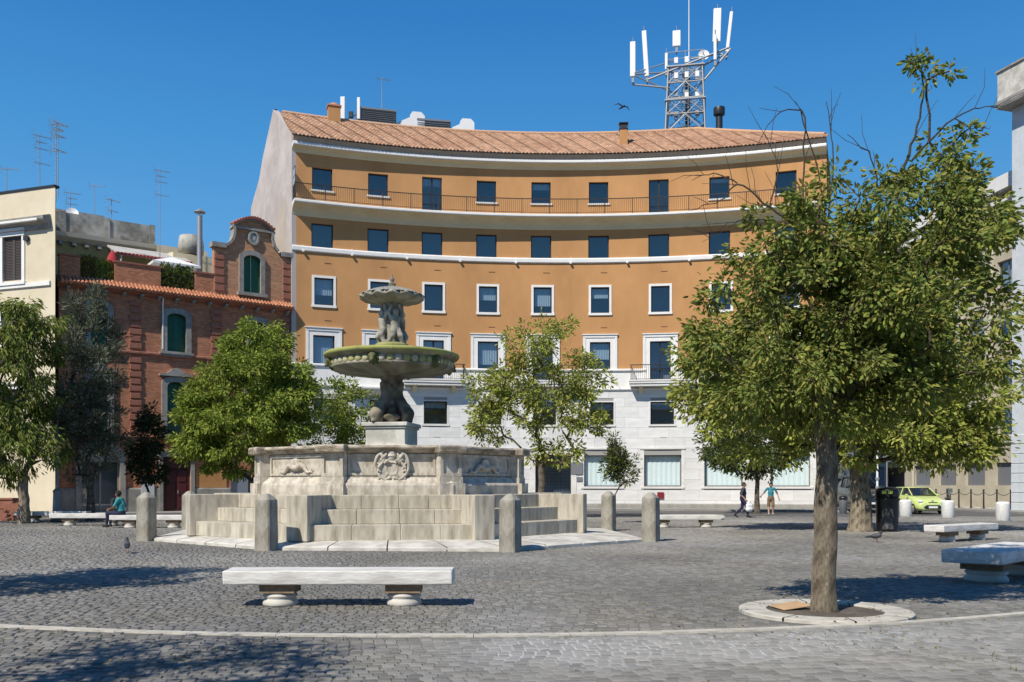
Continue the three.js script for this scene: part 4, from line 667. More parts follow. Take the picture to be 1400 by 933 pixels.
    at(part('notice_board', join([span(-.35, .35, 0, .95, .09, .14)]), mat([.52, .55, .55], .5), B), 4.55, .95);
  }
  // tiled eaves with rafter ends below
  { const tiles = [], tr = rng(81), n = Math.round(L / .2); for (let k = 0; k < n; k++) { const s = (k + .5) * L / n + 0; for (let j = 0; j < 3; j++) { const c = mix3([.36, .13, .065], [.52, .24, .13], tr()), a = P(s, 12.52 + .155 * j, .62 - .26 * j), b = P(s, 12.52 + .155 * (j + 1.15), .62 - .26 * (j + 1.15)); tiles.push(colorBy(rod(a, b, .098, .08, 7), () => c)); } }
    part('eaves_tiles', join(tiles), mat(W1, .85, { vertexColors: true }), B).userData.kind = 'stuff';
    part('eaves_bed', sweep(P, [[0, 12.3], [.45, 12.42], [.56, 12.46], [-.25, 12.98], [-.25, 12.6]], -.1, L), M.quoinBrick, B);
    const br = extrude([[0, 0], [.42, .14], [.42, .24], [0, .24]], .16).rotateY(-PI / 2); for (let s = .5; s < L; s += .95) at(part('bracket', br, M.greyStone, B), s, 12.10); }
  // terrace parapet piers
  for (const [a, b] of [[.02, 1.06], [2.82, 5.29], [7.23, 8.3]]) { const p = part('parapet', sweep(P, [[-.32, 12.75], [0, 12.75], [0, 14.02], [-.32, 14.02]], a, b), M.brick, B); part('coping', sweep(P, [[-.38, 14.022], [.06, 14.022], [.06, 14.12], [-.38, 14.12]], a - .05, b + .05), M.quoinBrick, p); }
  for (const [a, b] of [[1.06, 2.82], [5.29, 7.23]]) { const g = []; for (let s = a + .08; s < b; s += .14) g.push(rod(P(s, 12.8, -.15), P(s, 13.75, -.15), .012, .012, 4)); g.push(rod(P(a, 13.75, -.15), P(b, 13.75, -.15), .022), rod(P(a, 12.95, -.15), P(b, 12.95, -.15), .015)); part('terrace_railing', join(g), M.iron, B); }
  // scrolled gable
  { const c = 10.68, H0 = 12.6, pts = [[8.3, H0], [8.3, 15.85], [8.95, 15.85], [9.15, 15.95], [9.38, 16.2], [9.5, 16.6], [9.5, 17.15]]; for (let k = 0; k <= 10; k++) { const t = k / 10; pts.push([lerp(9.5, 11.86, t), 17.15 + .55 * sin(PI * t)]); } pts.push([11.86, 16.6], [11.98, 16.2], [12.2, 15.95], [12.42, 15.85], [L, 15.85], [L, H0]);
    const rel = pts.map(([s, h]) => [s - c, h]), oval = [...Array(20)].map((_, k) => [.34 * cos(k * PI / 10), 16.55 + .42 * sin(k * PI / 10)]), win = arch(1.15, 2.3, .32).map(([x, y]) => [x - .1, y + 13.25]);
    const g = at(part('gable', extrude(rel, .35, [win]).translate(0, 0, -.35), M.brickPale, B), c, 0, .03);
    part('gable_window', extrude(arch(1.15 + .44, 2.3 + .24, .45).map(([x, y]) => [x, y]), .14, [arch(1.05, 2.26, .30)]).translate(-.1, 13.24, -.01), M.greyStone, g); part('shutter', shutterGeo(1.15, 2.28).translate(-.1, 13.25, -.22), M.greenShutter, g); part('sill', span(-1.0, .8, 13.02, 13.22, 0, .26), M.greyStone, g);
    part('oval_frame', extrude(oval, .12, [oval.map(([x, y]) => [x * .68, 16.55 + (y - 16.55) * .72])], .02).translate(0, 0, .002), M.greyStone, g); part('oval_shell', boxUV(new THREE.SphereGeometry(.27, 16, 10).scale(.85, 1.05, .3).translate(0, 16.55, .02)), M.paleStone, g);
    const cop = []; for (let k = 2; k + 4 < pts.length; k++) { if (k >= 6 && k < 16) continue; const A = V(rel[k][0], rel[k][1], -.12), Bb = V(rel[k + 1][0], rel[k + 1][1], -.12), d = Bb.clone().sub(A), n = V(0, 0, 0); cop.push(box(d.length() + .05, .15, .62, 0, 0, 0).rotateZ(Math.atan2(d.y, d.x)).translate((A.x + Bb.x) / 2, (A.y + Bb.y) / 2 + .04, -.12)); }
    part('volute_coping', join([...cop, span(8.15 - c, 9.0 - c, 15.7, 15.98, -.42, .2), span(12.4 - c, L + .1 - c, 15.7, 15.98, -.42, .2), span(9.35 - c, 12.0 - c, 17.0, 17.14, -.42, .16)]), M.greyStone, g);
    const tl = []; for (let k = 0; k < 15; k++) { const t = (k + .5) / 15, x = lerp(9.4, 11.96, t) - c, y = 17.2 + .55 * sin(PI * t); tl.push(rod(V(x, y, .30), V(x, y + .12, -.45), .095, .085, 7)); } part('gable_tiles', join(tl), mat([.36, .12, .075], .85), g);
    const arcPts = []; for (let k = 0; k <= 10; k++) { const t = k / 10; arcPts.push([lerp(9.45, 11.91, t) - c, 17.05 + .55 * sin(PI * t)]); } for (let k = 10; k >= 0; k--) { const t = k / 10; arcPts.push([lerp(9.45, 11.91, t) - c, 17.18 + .55 * sin(PI * t)]); } part('top_moulding', extrude(arcPts, .55).translate(0, 0, -.38), M.greyStone, g);
    const q2 = rbox(.58, .36, .12, .02, 0, 0, 0); for (const s of [8.62, 12.82]) for (let h = 13.3; h < 15.6; h += .47) { const o = part('quoin', q2, M.quoinBrick, g); o.position.set(s - c, h, .02); }
  }
  part('drainpipe', rod(P(5.38, 9.4, .1), P(5.38, 12.4, .1), .045), M.whitePaint, B);
}
// ---------------------------------------------------------------- pale yellow house at the corner
{
  const P = straight(-41.1, -54.1, -24.15, -48.3), L = P.L, turn = P.turn(), B = thing('yellow_house', 'pale yellow rendered house with brown shutters beside the brick house', 'building');
  const wins = []; for (const s of [2.9, 7.0, 11.0, L - 2.92]) for (const h of [4.4, 8.5, 12.63]) wins.push([s - .67, s + .67, h, h + 2.38]);
  part('wall', holedWall(P, 0, L, 0, 17.4, wins, .2), M.yellow, B);
  const e1 = V(-30.0, 0, -60.2), c0 = P(L, 0, 0); part('side_wall', quads([[c0, e1, e1.clone().setY(17.4), c0.clone().setY(17.4)].concat([[0, 0, 13, 0, 13, 17, 0, 17]])]), M.yellowOld, B);
  part('roof', boxUV(quads([[P(0, 17.4, 0), P(L, 17.4, 0), e1.clone().setY(17.4), V(-44, 17.4, -62)]])), M.concrete, B);
  part('roof_edge', sweep(P, [[-.3, 17.38], [.05, 17.38], [.05, 17.5], [-.3, 17.5]], 0, L), M.darkFrame, B);
  part('cornice', sweep(P, [[0, 15.2], [.12, 15.25], [.16, 15.45], [.45, 15.55], [.5, 15.62], [.52, 15.78], [.1, 15.95], [0, 15.95]], 0, L - .3), M.greyStone, B); part('cornice_band', sweep(P, [[.455, 15.53], [.535, 15.57], [.535, 15.68], [.51, 15.68]], 0, L - .7), M.white, B);
  part('string_course', sweep(P, [[0, 12.2], [.1, 12.2], [.1, 12.42], [0, 12.45]], 0, L - .3), M.white, B);
  for (const [a, b, h0, h1] of wins) { const w = b - a, h = h1 - h0, f = part('window', once('yw', () => join([span(-w / 2 - .2, w / 2 + .2, h, h + .25, -.02, .08), span(-w / 2 - .2, -w / 2, -.1, h, -.02, .06), span(w / 2, w / 2 + .2, -.1, h, -.02, .06), span(-w / 2 - .3, w / 2 + .3, -.26, -.1, -.02, .16), span(-w / 2 - .3, w / 2 + .3, h + .252, h + .38, -.02, .2)])), M.white, B); f.position.copy(P((a + b) / 2, h0, 0)); f.rotation.y = turn; part('shutter', once('yshut', () => shutterGeo(w, h).translate(0, 0, -.12)), M.brownShutter, f); }
  part('lamp_bracket', join([box(.25, .25, .2, 0, 0, .1)]), M.darkFrame, B).position.copy(P(L - 1.9, 14.8, 0));
}
// ---------------------------------------------------------------- roofs behind the brick house
{
  const P = straight(-24.4, -49.2, -13.75, -56.75), turn = P.turn(), at = (o, s, h, d) => { o.position.copy(P(s, h, d)); o.rotation.y = turn; return o; };
  const B = thing('rear_house', 'ochre house with a stained concrete parapet behind the brick house terrace', 'building');
  part('wall', holedWall((s, h, d) => P(s, h, d - 6.6), -3, 6.6, 0, 16.9, [[2.35, 4.0, 13.2, 15.1]], .25), M.yellowOld, B);
  const w = at(part('window', join([rectBars(1.65, 1.9, .09, .1, -.2), span(-.05, .05, .1, 1.8, -.19, -.11), span(-1.1, 1.1, 1.95, 2.1, 0, .6)]), M.darkFrame, B), 3.17, 13.2, -6.6); part('pane', quads([[V(-.8, .05, -.15), V(.8, .05, -.15), V(.8, 1.85, -.15), V(-.8, 1.85, -.15)]]), M.glass, w);
  part('cornice', sweep((s, h, d) => P(s, h, d - 6.6), [[0, 16.35], [.15, 16.35], [.5, 16.6], [.55, 16.85], [0, 16.9]], -3, 6.6), M.yellow, B);
  const cb = box(.22, .2, .4, 0, 0, .2); for (let s = -2.5; s < 6.5; s += .72) at(part('corbel', cb, M.greyStone, B), s, 16.22, -6.6);
  part('parapet', sweep(P, [[-7.3, 16.9], [-6.75, 16.9], [-6.75, 18.2], [-7.3, 18.2]], -3, 6.5), M.concrete, B); for (const s of [1.1, 3.6, 6.3]) part('pilaster', sweep(P, [[-6.74, 16.9], [-6.68, 16.9], [-6.68, 18.24], [-6.74, 18.24]], s, s + .35), M.concrete, B);
  part('rear_parapet', sweep(P, [[-10, 16.9], [-9.5, 16.9], [-9.5, 19.1], [-10, 19.1]], -3, 4.2), M.concrete, B);
  part('roof', boxUV(quads([[P(-3, 17.2, -7), P(6.5, 17.2, -7), P(6.5, 17.2, -14), P(-3, 17.2, -14)]])), M.concrete, B); part('end_wall', boxUV(quads([[P(6.6, 0, -6.6), P(6.6, 0, -14), P(6.6, 17.2, -14), P(6.6, 17.2, -6.6)]])), M.yellowOld, B);
  const C = thing('cream_roof_house', 'small cream roof block beside the steel flue behind the scrolled gable', 'building');
  part('wall', sweep(P, [[-12, 10], [-8.5, 10], [-8.5, 17.5], [-12, 17.5]], 6.9, 10.5), M.yellow, C); part('wall', sweep(P, [[-6, 12.5], [-4.6, 12.5], [-4.6, 16.2], [-6, 16.4]], 7.2, 9.6), M.cream, C);
  part('water_tank', boxUV(lathe([[0, 0], [.75, 0], [.8, .6], [.7, 1.2], [0, 1.3]], 20)), M.concrete, C).position.copy(P(8.5, 16.3, -5.3));
  // pergola roof over the terrace with a red tile edge, awning, parasols
  const G = thing('terrace_canopy', 'grey sloping canopy with a red tile edge over the roof terrace', 'canopy');
  part('roof_sheet', sweep(P, [[-5.8, 16.25], [-2.9, 15.15], [-2.9, 15.25], [-5.8, 16.35]], 3.6, 8.0), mottled([.36, .35, .33], [.50, .49, .46], 2, 75), G);
  { const t = []; for (let s = 3.6; s < 8.0; s += .21) t.push(rod(P(s, 15.22, -2.78), P(s, 15.34, -3.2), .095, .08, 6)); part('edge_tiles', join(t), mat([.34, .07, .05], .8), G); for (const s of [3.8, 5.8, 7.8]) part('post', rod(P(s, 12.75, -3), P(s, 15.2, -3), .05), M.whitePaint, G); part('awning', sweep(P, [[-4.6, 15.1], [-3.0, 14.4], [-3.0, 14.44], [-4.6, 15.14]], 4.0, 6.2), M.curtain, G); }
  const U = thing('parasol', 'open white square parasol on the roof terrace of the brick house', 'parasol', P(6.35, 12.75, -1.55).toArray(), turn);
  { const q = [], c = [V(-1.35, 1.82, 1.0), V(1.35, 1.82, 1.0), V(1.35, 1.82, -1.0), V(-1.35, 1.82, -1.0)], t = V(0, 2.38, 0); for (let k = 0; k < 4; k++) q.push([c[k], c[(k + 1) % 4], t, t]); for (let k = 0; k < 4; k++) { const a = c[k], b = c[(k + 1) % 4]; q.push([a.clone().add(V(0, -.14, 0)), b.clone().add(V(0, -.14, 0)), b, a]); } part('cloth', quads(q), mat([.82, .82, .80], .9, { transmission: .2 }), U); part('pole', rod(V(0, 0, 0), V(0, 2.36, 0), .03), M.whitePaint, U); for (let k = 0; k < 4; k++) part('rib', rod(t.clone().add(V(0, -.02, 0)), c[k].clone().add(V(0, -.02, 0)), .012, .012, 4), M.whitePaint, U); }
  const RU = thing('parasol', 'folded red parasol among the terrace plants', 'parasol', P(2.95, 12.75, -1.2).toArray(), turn);
  part('cloth', boxUV(lathe([[.03, .9], [.34, 1.25], [.36, 1.5], [.22, 1.9], [.04, 2.2], [0, 2.25]], 10)), mat([.36, .03, .04], .9), RU); part('pole', rod(V(0, 0, 0), V(0, 2.3, 0), .025), M.whitePaint, RU);
  const fl = thing('flue', 'tall thin steel flue with a flat cowl beside the scrolled gable', 'flue', P(7.75, 12.75, -.9).toArray()); part('pipe', new THREE.CylinderGeometry(.16, .16, 4.9, 16).translate(0, 2.45, 0), M.galvanised, fl); part('cowl', lathe([[0, 5.32], [.10, 5.3], [.34, 5.12], [.34, 5.09], [0, 5.12]], 16), M.galvanised, fl); part('strut', join([0, 1, 2].map((k) => rod(V(.14 * cos(k * 2.1), 4.88, .14 * sin(k * 2.1)), V(.24 * cos(k * 2.1), 5.12, .24 * sin(k * 2.1)), .012))), M.galvanised, fl);
}

// ---------------------------------------------------------------- right-hand side: beige office block, blue-grey corner house
{
  const P = straight(27.5, -88, 32.35, -55.6), L = P.L, turn = P.turn(), B = thing('office_block', 'beige modernist block with rows of recessed windows behind the parked cars', 'building');
  const at = (o, s, h, d = 0) => { o.position.copy(P(s, h, d)); o.rotation.y = turn; return o; };
  const wins = [], grey = []; for (let k = 0; k < 10; k++) { const s = 30.4 - 1.02 - k * 3.05; if (s < 1) break; grey.push([s - 1.02, s + 1.02, 1.6, 3.08]); for (const h of [4.85, 8.0, 11.2, 14.4, 17.6]) wins.push([s - .82, s + .82, h, h + 1.75]); }
  const garage = [15.2, 18.0, .15, 3.0], hs = [...wins, ...grey.filter((g) => g[1] < garage[0] || g[0] > garage[1]), garage];
  part('wall', holedWall(P, 0, L, 0, 21.4, hs, .32), M.beige, B); part('rooms', holedWall((s, h, d) => P(s, h, d - 1.4), 0, L, 0, 21.3, [], 0), M.interior, B);
  part('end_wall', boxUV(quads([[P(L, 0, 0), P(L, 0, -12), P(L, 21.4, -12), P(L, 21.4, 0)]])), M.beige, B);
  part('roof', boxUV(quads([[P(0, 21.4, 0), P(L, 21.4, 0), P(L, 21.4, -12), P(0, 21.4, -12)]])), M.concrete, B);
  for (const [h, t, d] of [[20.6, .9, .5], [19.9, .25, .22], [4.35, .3, .12], [7.2, .14, .06], [10.4, .14, .06], [13.6, .14, .06], [16.8, .14, .06]]) part('band', sweep(P, [[0, h], [d, h], [d, h + t], [0, h + t]], 0, L), h > 19 ? M.white : M.paleStone, B);
  const rib = span(-.22, .22, 4.66, 19.88, 0, .28); for (let k = 0; k < 11; k++) { const s = 30.4 + .5 - k * 3.05; if (s > .3) at(part('pilaster', rib, M.paleStone, B), s, 0); }
  wins.forEach(([a, b, c], i) => { const f = at(part('window', once('ow', () => join([rectBars(1.64, 1.75, .07, .08, -.28), span(-.04, .04, .07, 1.68, -.27, -.21)])), M.greyMetal, B), (a + b) / 2, c); part('pane', once('op', () => quads([[V(-.8, .03, -.24), V(.8, .03, -.24), V(.8, 1.72, -.24), V(-.8, 1.72, -.24)]])), M.glass, f); if (hash(i, 7) < .6) part('roller_blind', once('ob' + (i % 3), () => span(-.78, .78, [.2, .7, 1.1][i % 3], 1.72, -.42, -.40)), M.blind, f); part('sill', once('os', () => span(-.95, .95, -.12, -.004, -.1, .14)), M.paleStone, f); });
  for (const [a, b, c, d] of grey) if (b < garage[0] || a > garage[1]) at(part('grey_panel', once('gp', () => join([span(-1.02, 1.02, 0, 1.48, -.24, -.2), ...[-.5, 0, .5].map((x) => span(x - .01, x + .01, 0, 1.48, -.2, -.185))])), mat([.16, .17, .185], .6), B), (a + b) / 2, c);
  at(part('garage_ramp', join([span(-1.4, 1.4, .15, .2, -1.3, -.3)]), M.asphalt, B), 16.6, 0);

  const Q = straight(30.1, -55, 33.9, -42.5), C = thing('corner_house', 'pale blue-grey corner house of banded stone with a white roof parapet', 'building');
  const ws = []; for (const s of [2.2, 5.6, 9.0]) for (const h of [6, 10, 14.2, 18.4]) ws.push([s - .65, s + .65, h, h + 2.3]);
  part('wall', holedWall(Q, 0, Q.L, 4.6, 25, ws, .25), M.blueStone, C); part('rooms', holedWall((s, h, d) => Q(s, h, d - 1), 0, Q.L, 0, 25, [], 0), M.interior, C);
  for (let h = 0, k = 0; h < 4.5; h += .58, k++) for (let s = (k % 2) * -.6; s < Q.L; s += 1.3) { const a = max(0, s), b = min(Q.L, s + 1.285); if (b - a > .1) part('stone_block', sweep(Q, [[-.2, h + .012], [.05, h + .012], [.07, h + .03], [.07, h + .545], [.05, h + .568], [-.2, h + .568]], a, b), M.blueStone, C); }
  part('joints', holedWall((s, h, d) => Q(s, h, d - .02), 0, Q.L, 0, 4.6, [], 0), M.greyStone, C);
  for (const [a, b, c, d] of ws) { const f = part('window', once('cw', () => join([span(-.9, -.65, -.1, 2.3, -.02, .1), span(.65, .9, -.1, 2.3, -.02, .1), span(-1, 1, 2.302, 2.6, -.02, .2), span(-1, 1, -.3, -.1, -.02, .2)])), M.white, C); f.position.copy(Q((a + b) / 2, c, 0)); f.rotation.y = Q.turn(); part('shutter', once('cs', () => shutterGeo(1.3, 2.3).translate(0, 0, -.15)), M.brownShutter, f); }
  part('end_wall', boxUV(quads([[Q(0, 0, -8), Q(0, 0, 0), Q(0, 25, 0), Q(0, 25, -8)]])), M.blueStone, C);
  part('eaves', sweep(Q, [[-8, 24.2], [.95, 24.2], [1.0, 24.35], [1.0, 24.6], [-8, 24.6]], -.25, Q.L), M.greyStone, C); part('parapet', sweep(Q, [[.55, 24.6], [.9, 24.6], [.9, 26.35], [.55, 26.35]], -.2, Q.L), M.paleStone, C); part('coping', sweep(Q, [[.45, 26.35], [1.0, 26.35], [1.0, 26.45], [.45, 26.45]], -.3, Q.L), M.greyStone, C);
  part('parapet', sweep(Q, [[-8, 24.6], [.54, 24.6], [.54, 26.3], [-8, 26.3]], -.2, .1), M.white, C);
}
// ---------------------------------------------------------------- on the roof of the curved building
{
  const roofAt = (s, d, h) => CF(s, h, d).toArray();
  // lattice mast with aerials
  const T = thing('antenna_mast', 'galvanised lattice mast with white mobile phone aerials on the curved roof', 'antenna mast', roofAt(7.9, -8.0, 23.85), -.2);
  const leg = (x, z) => [V(x * 1.55, 0, z * 1.55), V(x * 1.2, 8.2, z * 1.2)], up = (a, t) => a[0].clone().lerp(a[1], t), legs = [leg(-1, 1), leg(1, 1), leg(1, -1), leg(-1, -1)];
  for (const l of legs) part('leg', rod(l[0], l[1], .08, .07, 8), M.galvanised, T);
  for (let f = 0; f < 4; f++) { const a = legs[f], b = legs[(f + 1) % 4]; for (const [t0, t1] of [[.02, .2], [.2, .38], [.38, .56], [.56, .7], [.7, .84], [.84, .98]]) { part('cross_bar', rod(up(a, t1), up(b, t1), .055, .055, 6), M.galvanised, T); const m = up(a, t1).lerp(up(b, t1), .5); part('brace', join([rod(up(a, t0), m, .042, .042, 6), rod(up(b, t0), m, .042, .042, 6)]), M.galvanised, T); } }
  for (const t of [.68, .98]) part('platform', (() => { const p = up(legs[0], t), w = abs(p.x) * 2 + .3, g = [rectBars(w, w, .10, .08, 0).translate(0, -w / 2, 0).rotateX(-PI / 2).translate(0, p.y, 0)]; for (let k = 0; k < 8; k++) g.push(box(w, .03, .05, 0, p.y, -w / 2 + w * (k + .5) / 8)); return join(g); })(), M.galvanised, T);
  for (let f = 0; f < 4; f++) { const a = legs[f], b = legs[(f + 1) % 4]; for (const [t0, t1] of [[.38, .7], [.7, .98]]) part('cross_brace', join([rod(up(a, t0), up(b, t1), .035, .035, 5), rod(up(b, t0), up(a, t1), .035, .035, 5)]), M.galvanised, T); }
  { const lad = []; for (const x of [-.2, .2]) lad.push(rod(V(x, 0, .6), V(x, 8.2, .5), .03)); for (let k = 0; k < 26; k++) lad.push(rod(V(-.2, .3 + k * .31, .59), V(.2, .3 + k * .31, .59), .015, .015, 4)); for (let k = 0; k < 7; k++) lad.push(new THREE.TorusGeometry(.42, .018, 4, 12).rotateX(PI / 2).translate(0, 2.2 + k * .85, .3)); part('ladder', join(lad), M.galvanised, T); part('cable_tray', box(.35, 8, .12, .15, 4, -.2), M.darkFrame, T); }
  { const rail = []; const w = 1.25; for (const h of [8.6, 9.1]) for (const [a, b] of [[[-w, w], [w, w]], [[w, w], [w, -w]], [[w, -w], [-w, -w]], [[-w, -w], [-w, w]]]) rail.push(rod(V(a[0], h, a[1]), V(b[0], h, b[1]), .028)); for (const x of [-w, 0, w]) for (const z of [-w, w]) rail.push(rod(V(x, 8.05, z), V(x, 9.15, z), .028)); part('guard_rail', join(rail), M.galvanised, T); }
  for (const [x, y, z] of [[-3.6, 7.6, 1.6], [2.7, 8.6, 1.2], [-.2, 8.3, -1.9]]) part('outrigger', join([rod(V(x * .2, 8.0, z * .3), V(x, y, z), .07), rod(V(x * .15, 6.3, z * .3), V(x, y - .1, z), .055), rod(V(x * .15, 8.9, z * .3), V(x, y + .1, z), .05)]), M.galvanised, T);
  part('cross_beam', join([rod(V(-2.9, 7.2, 1.25), V(3.1, 9.1, 1.2), .075), rod(V(-3.8, 7.0, 1.3), V(-1.1, 6.6, 1.1), .07), rod(V(1.1, 6.7, 1.1), V(3.2, 9.0, 1.2), .07)]), M.galvanised, T);
  const aer = (x, y, z, w, h, d, tilt = 0) => { const o = part('aerial_panel', rbox(w, h, d, .05, 0, h / 2, 0), M.whitePaint, T); o.position.set(x, y, z); o.rotation.z = tilt; part('aerial_mount', join([rod(V(0, -.5, -d), V(0, h + .45, -d), .035), box(.1, .3, .2, 0, -.15, -d * .5), box(.16, .34, .16, 0, -.25, 0)]), M.greyMetal, o); };
  aer(-3.75, 7.5, 1.4, .40, 2.55, .22); aer(-2.75, 7.5, 1.25, .34, 3.35, .2, .06); aer(-.62, 9.6, 1.0, .58, 1.15, .2); aer(2.2, 9.5, 1.3, .56, 2.4, .24, -.03); aer(2.95, 8.9, .9, .24, 2.9, .16, -.11); aer(2.1, 8.1, 1.6, .22, 1.8, .16); aer(-1.35, 7.9, 1.2, .2, 1.2, .16);
  part('whip', rod(V(.25, 8.9, 0), V(.25, 15.2, 0), .045, .03), M.whitePaint, T); part('dish', boxUV(lathe([[0, 0], [.25, .03], [.4, .12]], 16).rotateX(1.4).translate(1.3, 8.8, .9)), M.whitePaint, T);
  for (const [x, y, w, h] of [[-.9, .3, .8, 1.0], [.9, .3, 1.1, 1.3], [.3, .2, .6, .8]]) part('cabinet', rbox(w, h, .6, .03, x, y + h / 2, 1.0), M.greyMetal, T);
  for (let k = 0; k < 15; k++) part('radio_unit', rbox(.28, .42, .16, .02, (k % 3 - 1) * .75 + .1, 6.1 + (k % 2) * 1.3 + (k > 5 ? 1.1 : 0) - (k > 10 ? 2.6 : 0), 1.15 + (k % 2) * .05), k % 2 ? M.whitePaint : M.greyMetal, T);
  part('concrete_base', box(6.2, .5, 3.6, -.6, -.05, 0), M.white, T);
  solo('rooftop_box', join([rbox(1.4, .75, .9, .04, 0, .37, 0), box(.04, 1.2, .04, -1.3, .2, 0)]), M.whitePaint, 'white metal box on the roof left of the lattice mast', 'box', roofAt(5.65, -6.2, 26.2), -.1);
  { const f = thing('roof_flue', 'thick dark pipe flue on the roof beside the lattice mast', 'flue', roofAt(9.95, -6.0, 26.1)); part('pipe', new THREE.CylinderGeometry(.24, .24, 1.9, 14).translate(0, .95, 0), M.darkFrame, f); part('cap', lathe([[.28, 1.7], [.40, 1.75], [.40, 2.25], [.3, 2.3], [0, 2.3]], 14), M.darkFrame, f); }
  // air handling units
  const unit = (s, d, h, w, hh, dp, lab) => { const u = thing('cooling_unit', lab, 'cooling unit', roofAt(s, d, h), CF.turn(s), 'cooling units on the roof'), g = []; part('casing', join([span(-w / 2, w / 2, 0, .14, -dp / 2, dp / 2), span(-w / 2, w / 2, hh - .12, hh, -dp / 2, dp / 2), span(-w / 2, w / 2, .14, hh - .12, -dp / 2, dp / 2 - .1)]), M.greyMetal, u); for (let y = .2; y < hh - .14; y += .13) g.push(box(w - .06, .02, .10, 0, 0, 0).rotateX(.5).translate(0, y, dp / 2 - .05)); part('louvres', join(g), mat([.24, .25, .26], .5), u); return u; };
  unit(-11.7, -6.2, 26.35, 2.7, 1.4, 2.4, 'grey louvred cooling unit beside the small white aerials'); unit(-8.1, -6.4, 26.2, 2.4, 1.25, 2.2, 'grey louvred cooling unit between the two white roof hoods');
  const hood = extrude([[0, 0], [0, 1.35], [.25, 1.6], [.85, 1.6], [1.0, 1.4], [1.0, 1.2], [2.4, .5], [2.4, 0]], 1.1).translate(-1.2, 0, -.55).rotateY(PI);
  solo('roof_hood', hood, M.whitePaint, 'white duct hood on the roof beside the larger louvred unit', 'duct hood', roofAt(-9.75, -5.9, 26.3), CF.turn(-9.7), 'white duct hoods on the roof'); solo('roof_hood', hood, M.whitePaint, 'white duct hood on the roof at the far end of the louvred units', 'duct hood', roofAt(-6.6, -6.0, 26.1), CF.turn(-6.6), 'white duct hoods on the roof');
  const pa = thing('roof_aerials', 'pair of small white panel aerials behind the ridge tiles', 'aerial', roofAt(-13.3, -5.2, 26.2)); part('aerial_panel', rbox(.32, 1.7, .16, .04, -.55, 1.35, 0), M.whitePaint, pa); part('aerial_panel', rbox(.22, 1.5, .16, .04, .55, 1.4, 0), M.whitePaint, pa); part('frame', join([rod(V(-.55, 0, -.12), V(-.55, 2.1, -.12), .035), rod(V(.55, 0, -.12), V(.55, 2.1, -.12), .035), rod(V(-.55, .6, -.12), V(.55, 1.1, -.12), .03), rbox(.3, .45, .2, .03, 0, 1.0, -.1)]), M.darkFrame, pa);
  // television aerials
  const tv = (x, y, z, h, kind, turn, lab) => { const o = thing('television_aerial', lab, 'aerial', [x, y, z], turn, 'television aerials on the roofs'); part('mast', rod(V(0, 0, 0), V(0, h, 0), .028, .02, 5), M.galvanised, o);
    const boom = (yy, len, n, up) => { const g = [rod(V(-len * .35, yy, 0), V(len * .65, yy + (up || 0), 0), .016, .016, 4)]; for (let k = 0; k < n; k++) { const x2 = -len * .35 + len * k / (n - 1), l = .24 - .13 * k / n; g.push(rod(V(x2, yy, -l), V(x2, yy, l), .010, .010, 4)); if (!k) for (const s of [-.18, .18]) g.push(rod(V(x2, yy + s, -.3), V(x2, yy + s, .3), .010, .010, 4)); } part('boom', join(g), M.galvanised, o); };
    boom(h - .12, .95, 9); if (kind > 0) boom(h - .8, .7, 6); if (kind > 1) { boom(h - 1.6, .8, 5); boom(h - .45, .55, 7); } if (kind === 3) part('dish', boxUV(lathe([[0, 0], [.2, .03], [.36, .1]], 14).rotateX(1.2).translate(.1, h * .45, .2)), M.whitePaint, o); };
  tv(...roofAt(-11.2, -7, 27.2), 3.6, 0, .4, 'slim television aerial above the louvred unit on the curved roof');
  tv(-25.8, 17.4, -49.9, 3.4, 2, .8, 'lower television aerial on the flat roof of the yellow house'); tv(-25.4, 17.4, -50.9, 4.4, 2, .3, 'tall television aerial on the flat roof of the yellow house'); tv(-24.9, 17.4, -50.1, 4.2, 2, 1.2, 'television aerial nearest the corner of the yellow house roof'); tv(-27.6, 17.4, -49.9, 1.6, 0, .2, 'short television aerial on the flat roof of the yellow house');
  const rp = straight(-24.4, -49.2, -13.75, -56.75); tv(...rp(1.9, 17.3, -8).toArray(), 2.6, 3, .5, 'television aerial with a small dish above the concrete parapet'); tv(...rp(3.3, 17.3, -8).toArray(), 3.3, 0, .1, 'television aerial with one long boom above the concrete parapet'); tv(...rp(4.3, 17.3, -8).toArray(), 2.6, 1, 1.0, 'television aerial with two booms above the concrete parapet'); tv(...rp(6.15, 13, -3.6).toArray(), 7.9, 2, .6, 'very tall thin television aerial behind the white terrace parasol');
}

// ---------------------------------------------------------------- the palace across the square, behind the viewer: the lower windows mirror it
{
  const P = straight(45, 38, -45, 38), B = thing('palace', 'long ochre palace closing the square on the side the picture is taken from', 'building'), hs = [];
  for (let s = 3; s < 88; s += 4) for (const [h, t] of [[1.5, 2.6], [6, 2.6], [10.6, 2.2]]) hs.push([s - .75, s + .75, h, h + t]);
  part('wall', holedWall(P, 0, 90, 0, 14.6, hs, .3), M.yellow, B); part('rooms', holedWall((s, h, d) => P(s, h, d - .31), 0, 90, 0, 14.5, [], 0), M.interior, B);
  part('cornice', sweep(P, [[0, 14.6], [.6, 14.8], [.9, 15.1], [.9, 15.3], [-12, 16.5], [-12, 14.6]], 0, 90), M.travertine, B); part('base', sweep(P, [[0, 0], [.2, 0], [.2, 1.2], [0, 1.3]], 0, 90), M.travertine, B);
  for (const [a, b, c, d] of hs) { const f = part('window_surround', once('pw' + (d - c).toFixed(1), () => { const h = d - c; return join([span(-1, -.75, 0, h, 0, .1), span(.75, 1, 0, h, 0, .1), span(-1.1, 1.1, h, h + .3, 0, .2), span(-1.1, 1.1, -.2, 0, 0, .2)]); }), M.travertine, B); f.position.copy(P((a + b) / 2, c, 0)); f.rotation.y = P.turn(); }
}

